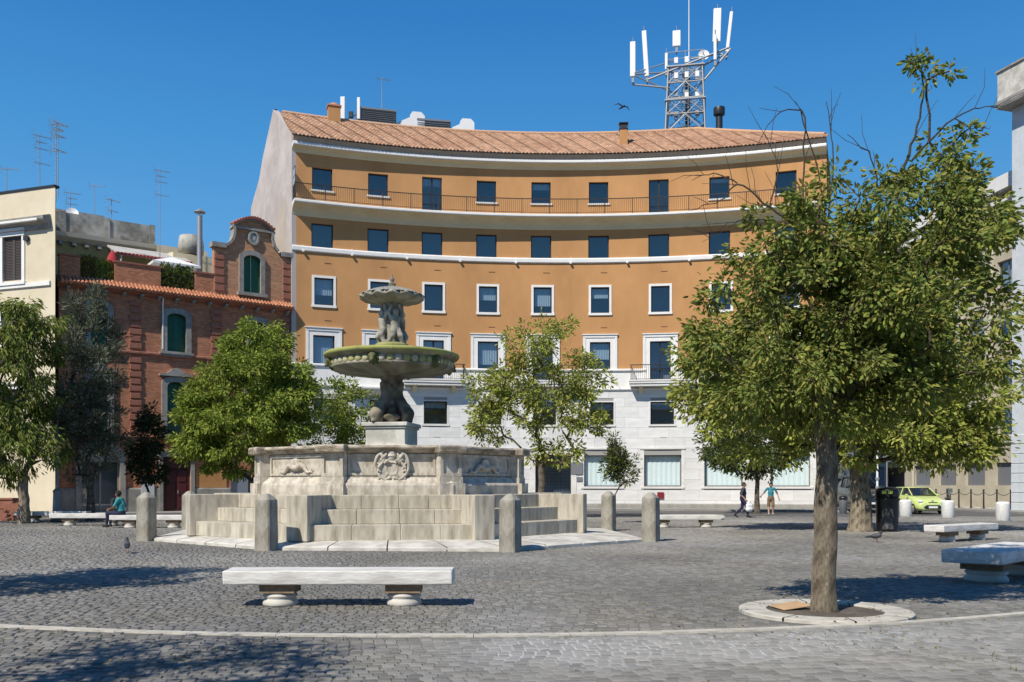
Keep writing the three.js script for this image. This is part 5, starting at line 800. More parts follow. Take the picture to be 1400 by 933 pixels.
// ---------------------------------------------------------------- trees
const leafShape = (() => { // one pointed leaf, folded along its midrib, one unit long
  const p = [V(0, 0, 0), V(-.20, .30, .07), V(-.17, .68, .06), V(0, 1, -.05), V(.17, .68, .06), V(.20, .30, .07), V(0, .45, 0)];
  return quads([[p[0], p[6], p[1], p[1]], [p[1], p[6], p[2], p[2]], [p[2], p[6], p[3], p[3]], [p[3], p[6], p[4], p[4]], [p[4], p[6], p[5], p[5]], [p[5], p[6], p[0], p[0]]]);
})();
const leafFar = quads([[V(0, 0, 0), V(.20, .5, .05), V(0, 1, 0), V(-.20, .5, .05)]]);
const leafMat = mat(W1, .8, { transmission: .34, specularIntensity: .35 });
// lobes: [x, y, z, rx, ry, rz, clumps]; a limb reaches every clump of leaves
function tree(name, label, x, z, o) {
  const r = rng(o.seed), T = thing(name, label, 'tree', [x, 0, z], 0, o.group), nodes = [], gauss = () => (r() + r() + r() - 1.5) / 1.5;
  const lean = o.lean ?? [0, 0], H = o.trunkH, n = 6;
  for (let k = 0; k <= n; k++) { const t = k / n; nodes.push({ p: V(lean[0] * t + (k && k < n ? (r() - .5) * o.r0 * .35 : 0), H * t, lean[1] * t + (k && k < n ? (r() - .5) * o.r0 * .35 : 0)), from: k - 1, w: 0 }); }
  const clumps = [];
  for (const L of o.lobes) for (let k = 0; k < L[6]; k++) { const u = V(gauss(), gauss(), gauss()).normalize().multiplyScalar(Math.pow(r(), o.fill ?? .42)); clumps.push({ p: V(L[0] + u.x * L[3], L[1] + u.y * L[4], L[2] + u.z * L[5]), c: V(L[0], L[1], L[2]), k: L[7] ?? 1 }); }
  const top = nodes[n].p; clumps.sort((a, b) => a.p.distanceToSquared(top) - b.p.distanceToSquared(top));
  for (const c of clumps) {
    let best = n, bd = 1e9; for (let i = max(0, n - 1); i < nodes.length; i++) { const q = nodes[i].p, d = q.distanceTo(c.p) + (q.y > c.p.y ? (q.y - c.p.y) * .7 : 0) + q.distanceTo(top) * .28; if (d < bd) { bd = d; best = i; } }
    const a = nodes[best].p, m = max(2, Math.ceil(a.distanceTo(c.p) / (o.step ?? .6))); let prev = best;
    for (let k = 1; k <= m; k++) { const t = k / m, p = a.clone().lerp(c.p, t); p.y += sin(PI * t) * a.distanceTo(c.p) * .10; if (k < m) p.add(V(gauss(), gauss(), gauss()).multiplyScalar(.10 * (o.step ?? .6))); nodes.push({ p, from: prev, w: 0 }); prev = nodes.length - 1; }
    c.node = prev;
  }
  for (const c of clumps) for (let i = c.node; i >= 0; i = nodes[i].from) nodes[i].w++;
  const W0 = nodes[0].w || 1, rad = (i) => max(o.twig ?? .008, i <= n ? lerp(o.r0, o.r1, i / n) : o.r1 * .72 * Math.pow(nodes[i].w / W0, .42));
  // trunk with flare and bark relief
  { const q = [], N = o.sides ?? 12, R = 14, P = (k, j) => { const t = k / R, f = t * n, i = min(n - 1, Math.floor(f)), c = nodes[i].p.clone().lerp(nodes[i + 1].p, f - i), a = j / N * 2 * PI, rr = lerp(o.r0, o.r1, t) * (1 + (o.flare ?? .28) * Math.exp(-t * 14) + .10 * (vn3(cos(a) * 2 + o.seed, t * H * 2.2, sin(a) * 2) - .5) * 2); return V(c.x + sin(a) * rr, c.y - (k ? 0 : .06), c.z + cos(a) * rr); };
    for (let k = 0; k < R; k++) for (let j = 0; j < N; j++) q.push([P(k, j), P(k, j + 1), P(k + 1, j + 1), P(k + 1, j), [j / N * 2 * PI * o.r0, k / R * H, (j + 1) / N * 2 * PI * o.r0, k / R * H, (j + 1) / N * 2 * PI * o.r0, (k + 1) / R * H, j / N * 2 * PI * o.r0, (k + 1) / R * H]]);
    const g = mergeVertices(quads(q).deleteAttribute('normal'), 1e-4); g.computeVertexNormals(); part('trunk', g, o.bark ?? M.bark, T); }
  { const g = []; for (let i = n + 1; i < nodes.length; i++) { const b = nodes[i], a = nodes[b.from]; if (a.p.distanceTo(b.p) > .01) g.push(rod(a.p, b.p, max(rad(b.from <= n ? i : b.from), rad(i)), rad(i), rad(i) > .03 ? 7 : 4)); }
    for (const br of o.bare ?? []) { // leafless boughs, crooked, with short side twigs
      const c = new THREE.CatmullRomCurve3(br.map((b) => V(b[0], b[1], b[2]))), m = (br.length - 1) * 5, pts = c.getPoints(m).map((p, k) => k && k < m ? p.add(V(gauss(), gauss(), gauss()).multiplyScalar(.028)) : p), rr = (k) => { const f = k / m * (br.length - 1), i = min(br.length - 2, Math.floor(f)); return lerp(br[i][3], br[i + 1][3], f - i) * .8; };
      for (let k = 0; k < m; k++) { g.push(rod(pts[k], pts[k + 1], rr(k), rr(k + 1), 5)); if (k > 3 && r() < .5) { const d = pts[k + 1].clone().sub(pts[k]).normalize().add(V(gauss(), gauss() + .3, gauss()).multiplyScalar(1.1)).normalize(), l = .10 + .25 * r(), e = pts[k].clone().addScaledVector(d, l), e2 = e.clone().addScaledVector(d.add(V(gauss(), gauss(), gauss()).multiplyScalar(.6)).normalize(), l * .8); g.push(rod(pts[k], e, .0045, .0035, 4), rod(e, e2, .0035, .002, 4)); } } }
    if (g.length) { const lim = part('limbs', join(g), o.limbBark ?? M.twig, T); } }
  const len = o.leaf[0], wid = o.leaf[1], list = [], q = new THREE.Quaternion(), Y = V(0, 1, 0);
  for (const c of clumps) {
    const cr = o.clumpR * c.k * (.7 + .6 * r()), out = c.p.clone().sub(c.c).normalize(), shadeTone = r(), N = Math.round(o.per * c.k * c.k * (.7 + .6 * r()));
    for (let k = 0; k < N; k++) {
      const d = V(gauss(), gauss() * .8, gauss()).multiplyScalar(cr), p = c.p.clone().add(d), dir = d.clone().normalize().multiplyScalar(.8).addScaledVector(out, .35).add(V(gauss(), gauss(), gauss()).multiplyScalar(.7)); dir.y -= o.droop ?? .25; dir.normalize();
      const l = len * (.65 + .7 * r()), col = o.colors[Math.floor(r() * o.colors.length)], v = (.75 + .5 * r()) * (.86 + .28 * shadeTone);
      q.setFromUnitVectors(Y, dir).multiply(new THREE.Quaternion().setFromAxisAngle(Y, r() * 2 * PI));
      if (p.y < (o.low ?? .3)) continue;
      list.push([p, q.clone(), V(l * wid, l, l), mul3(col, v)]);
    }
  }
  const single = new Set();
  if (o.singles) list.map((e, i) => [e[0].clone().add(T.position).distanceTo(camera.position), i]).sort((a, b) => a[0] - b[0]).slice(0, o.singles).forEach((e) => single.add(e[1]));
  const rest = list.filter((_, i) => !single.has(i)), im = new THREE.InstancedMesh(o.near ? leafShape : leafFar, leafMat, rest.length), m4 = new THREE.Matrix4(), cc = new THREE.Color();
  rest.forEach((e, i) => { im.setMatrixAt(i, m4.compose(e[0], e[1], e[2])); im.setColorAt(i, cc.setRGB(...e[3])); });
  im.name = 'crown'; im.userData.kind = 'stuff'; shade(im); T.add(im);
  if (single.size) { const kinds = o.colors.map((c) => { const m = leafMat.clone(); m.color.setRGB(...c); return m; }); for (const i of single) { const [p, qq, s] = list[i], l = part('leaf', leafShape, kinds[i % kinds.length], T); l.position.copy(p); l.quaternion.copy(qq); l.scale.copy(s); } }
  return T;
}
const GREEN = { mid: [[.16, .22, .035], [.20, .255, .045], [.12, .175, .03], [.26, .27, .06]], olive: [[.24, .27, .055], [.29, .305, .07], [.18, .22, .045], [.33, .31, .10]], bright: [[.22, .29, .035], [.26, .325, .045], [.17, .235, .03], [.31, .345, .06]], dark: [[.04, .062, .02], [.055, .078, .028], [.03, .046, .017], [.075, .085, .04]], grey: [[.125, .145, .085], [.16, .18, .115], [.09, .11, .06], [.20, .21, .15]], near: [[0.175, 0.231, 0.039], [0.234, 0.273, 0.049], [0.132, 0.181, 0.032], [0.307, 0.305, 0.067], [0.264, 0.249, 0.061], [0.191, 0.249, 0.061]], lime: [[.29, .33, .055], [.34, .375, .07], [.23, .28, .045], [.39, .38, .10]] };
{
  // nearest tree, in the stone ring
  tree('broadleaf_tree', 'leafy tree with a pale blotched trunk standing in the round stone ring', TREE_PIT.x, TREE_PIT.z, { seed: 101, trunkH: 2.75, r0: .152, r1: .122, flare: .12, lean: [.03, .02], sides: 20, bark: M.barkPale, limbBark: M.bark, near: true, singles: 260, step: .35, twig: .005,
    lobes: [[-.12, 3.45, 0, 1.62, 1.1, 1.5, 104], [.9, 3.75, 0, 1.6, 1.2, 1.5, 96], [.65, 4.75, 0, 1.55, .75, 1.3, 46], [2.0, 5.0, .1, .75, .6, .6, 18], [1.0, 5.45, 0, 1.3, .35, .8, 16, .75], [1.32, 6.85, 0, .30, .22, .2, 6, .5], [1.75, 6.0, 0, .5, .3, .3, 5, .55], [-.35, 4.55, 0, .95, .6, .9, 22], [-.1, 2.75, 0, 1.35, .45, 1.2, 30], [1.0, 2.95, 0, 1.1, .6, 1.0, 28]],
    fill: .5, clumpR: .32, per: 150, leaf: [.079, 1.12], droop: .42, colors: GREEN.near,
    bare: [[[-.1, 4.2, .1, .03], [-.35, 4.75, .15, .022], [-.75, 5.05, .2, .018], [-1.15, 5.35, .2, .013], [-1.35, 5.15, .2, .008], [-1.75, 5.0, .25, .005]], [[-1.15, 5.35, .2, .012], [-1.45, 5.5, .15, .008], [-1.7, 5.42, .1, .004]], [[-.35, 4.75, .15, .018], [-.30, 5.5, .1, .015], [-.33, 6.3, .1, .012], [-.62, 6.25, .1, .008], [-.9, 5.8, .1, .004]], [[-.33, 6.3, .1, .01], [-.10, 5.6, .0, .012], [.05, 4.9, 0, .02]], [[-.75, 5.05, .2, .014], [-.62, 5.6, .1, .009], [-.78, 6.0, .1, .005]], [[.05, 4.9, 0, .016], [.1, 5.9, 0, .01], [.02, 6.45, 0, .006]], [[.9, 5.2, 0, .03], [1.1, 5.9, 0, .022], [1.25, 6.5, 0, .014], [1.2, 7.0, 0, .006]], [[1.1, 5.7, 0, .02], [1.6, 6.2, .1, .013], [2.0, 6.35, .1, .008], [2.2, 6.3, .1, .004]], [[1.6, 6.2, .1, .01], [1.85, 6.05, .1, .006], [2.05, 6.1, .1, .003]], [[.7, 5.0, 0, .016], [.55, 5.7, .1, .01], [.25, 6.0, .1, .005]], [[-.75, 4.9, .2, .01], [-1.2, 4.85, .3, .006], [-1.6, 4.6, .3, .003]], [[-1.2, 5.3, .2, .008], [-1.3, 5.7, .2, .004]]] });
  tree('broadleaf_tree', 'broad olive green tree with a thick forked trunk beside the black litter bin', 12.19, -32, { seed: 102, trunkH: 2.4, r0: .37, r1: .30, lean: [-.05, 0], bark: M.barkPale, limbBark: M.bark, step: .7,
    lobes: [[-3.1, 4.9, 0, 3.2, 2.6, 2.8, 125], [.6, 5.6, 0, 3.4, 3.0, 3.0, 130], [3.2, 4.5, .3, 1.7, 2.1, 2.0, 60], [.4, 3.4, .5, 3.4, 1.1, 2.4, 62], [2.8, 3.2, .4, 2.1, 1.1, 1.8, 55], [-4.9, 5.8, 0, 1.5, 2.1, 1.5, 40]], clumpR: .56, per: 105, leaf: [.19, 1.15], droop: .3, colors: GREEN.lime });
  tree('street_tree', 'small dark tree with a slim trunk before the pale wall of the curved building', 13.9, -51.8, { seed: 103, trunkH: 2.0, r0: .16, r1: .12, lobes: [[-.2, 4.0, 0, 3.1, 2.0, 2.2, 130]], clumpR: .6, per: 90, leaf: [.24, .95], droop: .2, colors: [[.09, .125, .035], [.12, .16, .05], [.07, .10, .03], [.15, .17, .06]] });
  tree('airy_tree', 'airy light green tree with visible boughs behind the fountain', 1.45, -44.5, { seed: 104, trunkH: 2.6, r0: .20, r1: .16, bark: M.bark, limbBark: M.bark, fill: .5, step: .7, twig: .014,
    lobes: [[0, 8.4, 0, 1.8, 1.9, 1.6, 50], [-1.9, 6.3, 0, 2.0, 1.5, 1.6, 56], [1.9, 7.0, 0, 1.5, 1.2, 1.4, 38], [.3, 5.3, .2, 2.4, 1.3, 1.6, 58], [-2.7, 4.6, 0, 1.2, 1.0, 1.2, 24], [2.3, 4.8, 0, 1.1, .8, 1.2, 14], [.6, 3.3, 0, 1.5, .7, 1.0, 18]], clumpR: .50, per: 50, leaf: [.21, 1.0], droop: .3, colors: GREEN.lime });
  tree('round_tree', 'dense bright green rounded tree before the brick house', -11.95, -42, { seed: 105, trunkH: 1.8, r0: .22, r1: .18, low: 1.3, lobes: [[0, 5.2, 0, 3.0, 3.3, 2.8, 290], [.3, 8.1, 0, 1.6, 1.1, 1.5, 40], [-2.1, 4.2, .3, 1.4, 2.2, 1.6, 70], [1.5, 5.6, .4, 1.7, 1.9, 1.8, 60]], fill: .3, clumpR: .46, per: 120, leaf: [.19, .95], droop: .5, colors: GREEN.bright });
  tree('airy_tree', 'thin pale green tree filling the gap between the round tree and the fountain stem', -8.4, -46.5, { seed: 106, trunkH: 1.8, r0: .12, r1: .09, fill: .45, lobes: [[-.2, 5.3, 0, 1.8, 2.1, 1.5, 84], [.2, 3.2, 0, 1.4, 1.2, 1.2, 30]], clumpR: .45, per: 64, leaf: [.20, .9], colors: GREEN.bright });
  tree('willowy_tree', 'drooping yellow green tree beside the cast iron lamp foot', -20.75, -38.8, { seed: 107, trunkH: 2.0, r0: .23, r1: .2, bark: M.barkPale, lobes: [[-1.3, 6.6, 0, 2.9, 3.2, 2.4, 170], [-.9, 3.6, 0, 2.9, 1.9, 2.4, 110], [.3, 8.5, 0, 1.2, 1.1, 1.2, 22]], fill: .35, clumpR: .5, per: 85, leaf: [.26, .62], droop: 1.1, colors: [...GREEN.mid, [.15, .16, .04]], low: 1.2 });
  tree('olive_tree', 'grey green olive tree with upright shoots before the brick house', -19.0, -41.2, { seed: 108, trunkH: 1.8, r0: .2, r1: .16, lobes: [[0, 7.2, 0, 1.35, 2.9, 1.4, 100], [-.35, 4.0, 0, 1.9, 2.2, 1.5, 110], [-.6, 9.4, 0, .5, .9, .5, 8], [.4, 9.7, 0, .4, 1.0, .4, 8]], fill: .4, clumpR: .42, per: 70, leaf: [.25, .5], droop: -.25, colors: GREEN.grey, low: 1.3 });
  tree('dark_tree', 'small nearly black evergreen tree between the two doors of the brick house', -17.35, -43.6, { seed: 109, trunkH: 1.3, r0: .1, r1: .08, lobes: [[0, 3.1, 0, .85, 1.8, .85, 60], [.1, 4.6, 0, .5, .7, .5, 12]], fill: .4, clumpR: .36, per: 52, leaf: [.22, .9], colors: GREEN.dark, low: 1.1 });
  tree('sapling', 'thin young tree with reddish green leaves behind the stone posts', 4.35, -38.6, { seed: 110, trunkH: 1.2, r0: .05, r1: .035, fill: .55, lobes: [[0, 2.5, 0, .55, 1.2, .5, 62], [.45, 2.4, 0, .55, .8, .4, 14]], clumpR: .26, per: 46, leaf: [.16, .7], droop: -.1, colors: [...GREEN.mid, ...GREEN.dark, [.14, .09, .05]], low: .9 });
  tree('street_tree', 'tree whose outer leaves hang beside the blue-grey corner house', 14.05, -22.5, { seed: 111, trunkH: 2.4, r0: .15, r1: .12, lobes: [[0, 4.5, 0, 1.35, 1.4, 1.4, 70]], clumpR: .4, per: 55, leaf: [.16, .95], colors: GREEN.near });
  // trees just outside the picture, on the side the sun comes from, whose shade falls across the paving
  tree('broadleaf_tree', 'tree beside the square whose shade lies across the cobbles behind the near bench', -9.7, -12.5, { seed: 112, trunkH: 2.5, r0: .17, r1: .13, bark: M.barkPale, near: false, step: .5, lobes: [[0, 4.3, 0, 1.95, 1.35, 2.0, 120], [-.5, 5.3, 0, 1.3, .8, 1.3, 40], [-.6, 4.0, 1.6, 1.0, .8, .8, 20]], clumpR: .4, per: 60, leaf: [.16, .95], colors: GREEN.near });
  tree('broadleaf_tree', 'tree beside the square whose thin shade dapples the lane', -5.75, -4.5, { seed: 113, trunkH: 2.6, r0: .15, r1: .12, near: false, step: .5, lobes: [[0, 4.6, 0, 1.7, 1.0, 1.7, 60]], clumpR: .4, per: 44, leaf: [.15, .95], colors: GREEN.near });
  // terrace plants
  const P = straight(-24.4, -49.2, -13.75, -56.75);
  const shrub = (s, d, w, h, seed, cols, lab) => { const r = rng(seed), T = thing('terrace_plant', lab, 'plant', P(s, 12.75, d).toArray(), P.turn(), 'plants on the roof terrace'); const n = Math.round(w * h * 900), im = new THREE.InstancedMesh(leafFar, leafMat, n), m4 = new THREE.Matrix4(), c = new THREE.Color(); for (let i = 0; i < n; i++) { const p = V((r() - .5) * w, .25 + r() * h * (.75 + .4 * vn3(i % 7, 0, seed)), (r() - .5) * .6), dir = V(r() - .5, r() * .7, r() - .3).normalize(), l = .14 + .1 * r(); im.setMatrixAt(i, m4.compose(p, new THREE.Quaternion().setFromUnitVectors(V(0, 1, 0), dir), V(l, l, l))); im.setColorAt(i, c.setRGB(...mul3(cols[Math.floor(r() * cols.length)], .7 + .6 * r()))); } im.name = 'foliage'; im.userData.kind = 'stuff'; shade(im); T.add(im); part('planter', rbox(w, .3, .4, .03, 0, .15, 0), mottled([.28, .12, .07], [.36, .17, .1], 1, 76), T); };
  shrub(1.5, -.45, .8, 1.15, 201, [[.16, .14, .02], [.10, .13, .03], [.22, .18, .03]], 'yellow flowering plant in a planter on the roof terrace'); shrub(2.3, -.45, .95, 1.05, 202, GREEN.bright, 'bright green plant in a planter beside the folded red parasol'); shrub(6.25, -.4, 1.85, 1.2, 203, [...GREEN.dark, ...GREEN.mid], 'dark clipped hedge in the railing gap below the white parasol');
}

// ---------------------------------------------------------------- vehicles
function loft(sections) { // closed rings of equal length, front to back
  const q = [], n = sections[0].length; for (let k = 0; k + 1 < sections.length; k++) for (let i = 0; i < n; i++) { const j = (i + 1) % n; q.push([sections[k][i], sections[k][j], sections[k + 1][j], sections[k + 1][i]]); }
  for (const [s, f] of [[sections[0], 1], [sections[sections.length - 1], 0]]) { const c = s.reduce((a, v) => a.add(v), V()).divideScalar(n); for (let i = 0; i < n; i++) { const a = s[i], b = s[(i + 1) % n]; q.push(f ? [b, a, c, c] : [a, b, c, c]); } }
  const g = mergeVertices(quads(q).deleteAttribute('normal').deleteAttribute('uv'), 1e-4); g.computeVertexNormals(); return g;
}
function car(name, label, cat, pos, turn, paint, k = [1, 1, 1], plate = true) {
  const C = thing(name, label, cat, pos, turn), wrap = C; // front towards +z, length 3.6
  const body = mat(paint, .28, { clearcoat: 1, clearcoatRoughness: .06 }), glassD = mat([.012, .02, .03], .04, { ior: 1.8 }), ring = (z, y0, y1, w0, w1, w2) => [[-w0, y0], [-w1, y0 + (y1 - y0) * .28], [-w1 * .995, y0 + (y1 - y0) * .62], [-w2, y1 - .05], [-w2 * .86, y1], [w2 * .86, y1], [w2, y1 - .05], [w1 * .995, y0 + (y1 - y0) * .62], [w1, y0 + (y1 - y0) * .28], [w0, y0]].map(([x, y]) => V(x * k[0], y * k[1], z * k[2]));
  part('body', loft([ring(1.80, .30, .62, .46, .58, .50), ring(1.72, .22, .74, .66, .74, .62), ring(1.5, .20, .86, .76, .82, .70), ring(1.1, .20, .97, .78, .83, .74), ring(.75, .20, 1.04, .78, .835, .76), ring(0, .20, 1.06, .78, .84, .77), ring(-.9, .20, 1.08, .78, .84, .77), ring(-1.45, .22, 1.08, .76, .82, .74), ring(-1.72, .26, 1.02, .70, .76, .68), ring(-1.82, .34, .92, .55, .64, .56)]), body, C);
  const gh = (z, y, w) => [V(-w * k[0], y * k[1], z * k[2]), V(w * k[0], y * k[1], z * k[2])], rec = (z0, z1, y, w0, w1) => [...gh(z0, y, w0), ...gh(z1, y, w1).reverse()];
  part('windows', loft([rec(.92, -1.72, .98, .68, .66), rec(.72, -1.62, 1.12, .70, .68), rec(.22, -1.42, 1.42, .60, .58), rec(.12, -1.36, 1.455, .58, .56)]), glassD, C);
  part('roof', loft([rec(.20, -1.44, 1.43, .615, .595), rec(.05, -1.36, 1.50, .57, .55), rec(-.15, -1.1, 1.53, .48, .46)]), body, C);
  for (const s of [-1, 1]) { for (const [z0, y0, w0, z1, y1, w1] of [[.90, 1.02, .72, .20, 1.45, .60], [-.42, 1.06, .735, -.40, 1.46, .605], [-1.68, 1.04, .70, -1.38, 1.44, .58]]) part('pillar', rod(V(s * w0 * k[0], y0 * k[1], z0 * k[2]), V(s * w1 * k[0], y1 * k[1], z1 * k[2]), .035, .03, 6), body, C);
    part('headlight', boxUV(new THREE.SphereGeometry(1, 14, 10).scale(.15, .10, .20).rotateY(s * .5).translate(s * .60 * k[0], .72 * k[1], 1.60 * k[2])), mat([.75, .78, .78], .08, { clearcoat: 1 }), C);
    part('mirror', rbox(.16, .12, .10, .04, s * .92 * k[0], 1.06 * k[1], .62 * k[2]), body, C); part('fog_light', boxUV(new THREE.SphereGeometry(.055, 8, 6).translate(s * .60 * k[0], .40 * k[1], 1.72 * k[2])), M.greyMetal, C);
    for (const z of [1.16, -1.18]) { const w = part('wheel', new THREE.TorusGeometry(.225, .085, 10, 24).rotateY(PI / 2), mat([.015, .015, .016], .8), C); w.position.set(s * .76 * k[0], .31, z * k[2]); part('rim', boxUV(lathe([[0, .05], [.06, .06], [.17, .045], [.20, .07], [.20, -.05], [0, -.05]], 20).rotateZ(-s * PI / 2)), M.galvanised, w); } }
  part('grille', extrude([[-.42, 0], [-.52, .10], [-.36, .21], [.36, .21], [.52, .10], [.42, 0]], .06, [], .012).translate(0, .30 * k[1], 1.735 * k[2]), mat([.02, .02, .022], .5), C); part('upper_slot', rbox(.5, .05, .04, .015, 0, .66 * k[1], 1.775 * k[2]), M.black, C);
  if (plate) part('number_plate', rbox(.50, .11, .02, .005, 0, .40 * k[1], 1.83 * k[2]), M.whitePaint, C); part('badge', boxUV(new THREE.SphereGeometry(1, 12, 8).scale(.09, .04, .02).translate(0, .74 * k[1], 1.735 * k[2])), M.galvanised, C);
  part('wiper', join([rod(V(-.5 * k[0], 1.05 * k[1], .86 * k[2]), V(.02, 1.10 * k[1], .80 * k[2]), .012), rod(V(.05, 1.05 * k[1], .86 * k[2]), V(.5 * k[0], 1.10 * k[1], .80 * k[2]), .012)]), M.black, C);
  return C;
}
car('parked_car', 'small lime green hatchback parked behind the white bollards', 'car', [23.0, 0, -51.9], .05, [.54, .64, .22]);
car('parked_van', 'black high-sided van parked behind the litter bin', 'van', [20.6, 0, -54.5], .1, [.012, .013, .015], [1.1, 1.42, 1.15]);
{ // scooter by the chain fence
  const S = thing('scooter', 'black motor scooter standing by the chain fence', 'scooter', [29.6, 0, -62], 1.0);
  for (const x of [-.62, .62]) { const w = part('wheel', new THREE.TorusGeometry(.2, .06, 8, 20), M.black, S); w.position.set(x, .25, 0); part('rim', boxUV(new THREE.CylinderGeometry(.14, .14, .06, 14).rotateX(PI / 2)), M.galvanised, w); }
  part('body', capsGeo([[-.62, .5, 0, -.1, .42, 0, .17, .15], [-.1, .34, 0, .35, .32, 0, .12, .12], [.35, .32, 0, .52, .95, 0, .14, .10], [.55, .55, 0, .66, .5, 0, .1, .08]], .12, .03), mat([.02, .02, .025], .3, { clearcoat: .6 }), S); part('saddle', rbox(.75, .12, .28, .05, -.35, .74, 0), M.black, S); part('handlebar', join([rod(V(.47, 1.08, -.33), V(.47, 1.08, .33), .02), rod(V(.50, .9, 0), V(.46, 1.1, 0), .035)]), M.greyMetal, S); part('windscreen', rbox(.02, .35, .4, .008, .56, 1.22, 0), M.glass, S);
}
// ---------------------------------------------------------------- street furniture
{
  const g = boxUV(lathe([[0, -.03], [.30, -.03], [.30, .74], [.285, .80], [.23, .845], [0, .86]], 28));
  [[20.5, -47.6, 'white concrete cylinder bollard in front of the lime green car'], [21.75, -45.6, 'white concrete cylinder bollard between the other two, beside the scooter'], [22.5, -41.9, 'white concrete cylinder bollard farthest from the lime green car']].forEach(([x, z, l]) => solo('bollard', g, mottled([.62, .62, .60], [.78, .78, .76], 1, 77), l, 'bollard', [x, 0, z], 0, 'white cylinder bollards'));
  const bin = thing('litter_bin', 'large black litter bin with a yellow green emblem beside the thick forked trunk', 'litter bin', [13.1, 0, -31.9], -.38);
  part('body', boxUV(lathe([[0, -.02], [.37, -.02], [.38, .06], [.36, .09], [.385, 1.06], [.42, 1.09], [.42, 1.15], [.36, 1.18], [0, 1.18]], 28)), M.black, bin); part('hood', boxUV(lathe([[.36, 1.18], [.40, 1.22], [.41, 1.42], [.36, 1.49], [.2, 1.54], [0, 1.55]], 28)), M.black, bin);
  part('opening', rbox(.48, .10, .06, .03, 0, 1.22, .385), mat([.004, .004, .004], .9), bin); part('front_panel', extrude(arch(.36, .78, .18), .02).translate(.02, .08, .365), mat([.045, .045, .05], .5), bin);
  part('emblem', join([rbox(.15, .11, .02, .03, -.10, 1.36, .40), rbox(.15, .11, .02, .03, .10, 1.36, .40)]), mat([.52, .60, .10], .5), bin); part('foot_relief', boxUV(capsGeo([[0, .12, .39, .02, .3, .39, .06, .05], [-.07, .2, .39, .08, .24, .39, .03, .03], [.02, .3, .39, .05, .4, .385, .04, .02]], .03, .02)), mat([.09, .09, .10], .5), bin);
  const b2 = thing('litter_bin', 'small grey litter bin against the canted bay of the curved building', 'litter bin', [18.7, 0, -51.6], 0); part('body', boxUV(lathe([[0, 0], [.20, 0], [.22, .8], [0, .8]], 20)), mat([.10, .11, .12], .5), b2); part('lid', boxUV(lathe([[.24, .8], [.25, .9], [.2, 1.0], [0, 1.03]], 20)), M.black, b2);
  // lamp foot and poles
  const lamp = thing('street_lamp', 'grey cast iron lamp post with a fluted foot beside the drooping tree', 'street lamp', [-20.0, 0, -40.2]);
  { const fl = lathe([[0, -.02], [.30, -.02], [.30, .10], [.26, .14], [.24, .30], [.19, .42], [.165, 1.25], [.19, 1.32], [.18, 1.38], [.10, 1.45], [.075, 1.6], [.06, 4.4], [.09, 4.45], [.05, 4.5], [0, 4.5]], 32), p = fl.attributes.position; for (let i = 0; i < p.count; i++) { const y = p.getY(i), a = Math.atan2(p.getX(i), p.getZ(i)), w = y > .3 && y < 1.3 ? 1 + .06 * cos(a * 12) : 1; p.setX(i, p.getX(i) * w); p.setZ(i, p.getZ(i) * w); } fl.computeVertexNormals(); part('post', boxUV(fl), mat([.22, .24, .25], .5, { metalness: .3 }), lamp); part('lantern', boxUV(lathe([[.05, 4.5], [.14, 4.56], [.22, 5.0], [.25, 5.02], [.12, 5.2], [.03, 5.3], [0, 5.34]], 8)), mat([.16, .17, .17], .4), lamp); part('arm', join([rod(V(-.25, 4.2, 0), V(.25, 4.2, 0), .02)]), M.iron, lamp); }
  const pole = thing('street_pole', 'slim white pole with bright bands behind the litter bin', 'pole', [18.95, 0, -47.4]); part('shaft', rod(V(0, 0, 0), V(0, 4.7, 0), .06, .05, 12), M.whitePaint, pole); for (const h of [1.5, 1.95]) part('collar', boxUV(new THREE.CylinderGeometry(.10, .10, .12, 12).translate(0, h, 0)), M.galvanised, pole);
  const sg = thing('road_sign', 'grey back of a square road sign on a thin post', 'road sign', [19.65, 0, -47.9]); part('post', rod(V(0, 0, 0), V(0, 3.35, 0), .035), M.galvanised, sg); part('plate', join([rbox(.42, .5, .02, .008, 0, 3.1, .04), box(.4, .03, .03, 0, 3.2, .02), box(.4, .03, .03, 0, 3.0, .02)]), mat([.30, .32, .36], .5), sg);
  const p2 = thing('street_pole', 'tall pale street pole standing against the beige office block', 'pole', [26.6, 0, -60.6]); part('shaft', rod(V(0, 0, 0), V(0, 6.5, 0), .12, .09, 12), M.beige, p2); part('foot', boxUV(lathe([[0, 0], [.2, 0], [.2, .5], [.13, .6], [0, .6]], 14)), M.beige, p2);
  // chain fence along the office block
  const P = straight(27.5, -88, 32.35, -55.6), fence = thing('chain_fence', 'row of thin iron posts linked by sagging chains before the office block', 'chain fence'); let prev = null;
  const pg = join([new THREE.CylinderGeometry(.045, .055, 1.15, 8).translate(0, .575 + .11, 0), new THREE.SphereGeometry(.065, 8, 6).translate(0, 1.3, 0)]);
  for (let s = 18.6; s < 32.6; s += 1.25) { const q = P(s, 0, 1.9), o = part('post', pg, M.iron, fence); o.position.copy(q); if (prev) { const pts = []; for (let k = 0; k <= 8; k++) { const t = k / 8; pts.push(prev.clone().lerp(q, t).setY(1.2 - .22 * (1 - Math.pow(2 * t - 1, 2)))); } part('chain', new THREE.TubeGeometry(new THREE.CatmullRomCurve3(pts), 12, .018, 4), M.iron, fence); } prev = q; }
  part('foot_kerb', sweep(P, [[1.6, .11], [1.8, .11], [1.8, .2], [1.6, .2]], 16, 32.6), M.paleStone, fence);
  solo('low_wall', join([span(-2.2, 2.2, 0, .95, -.18, .18), span(-2.25, 2.25, .952, 1.03, -.22, .22)]), M.quoinBrick, 'low red brick wall behind the drooping tree', 'wall', [-24.3, 0, -41.4], .1);
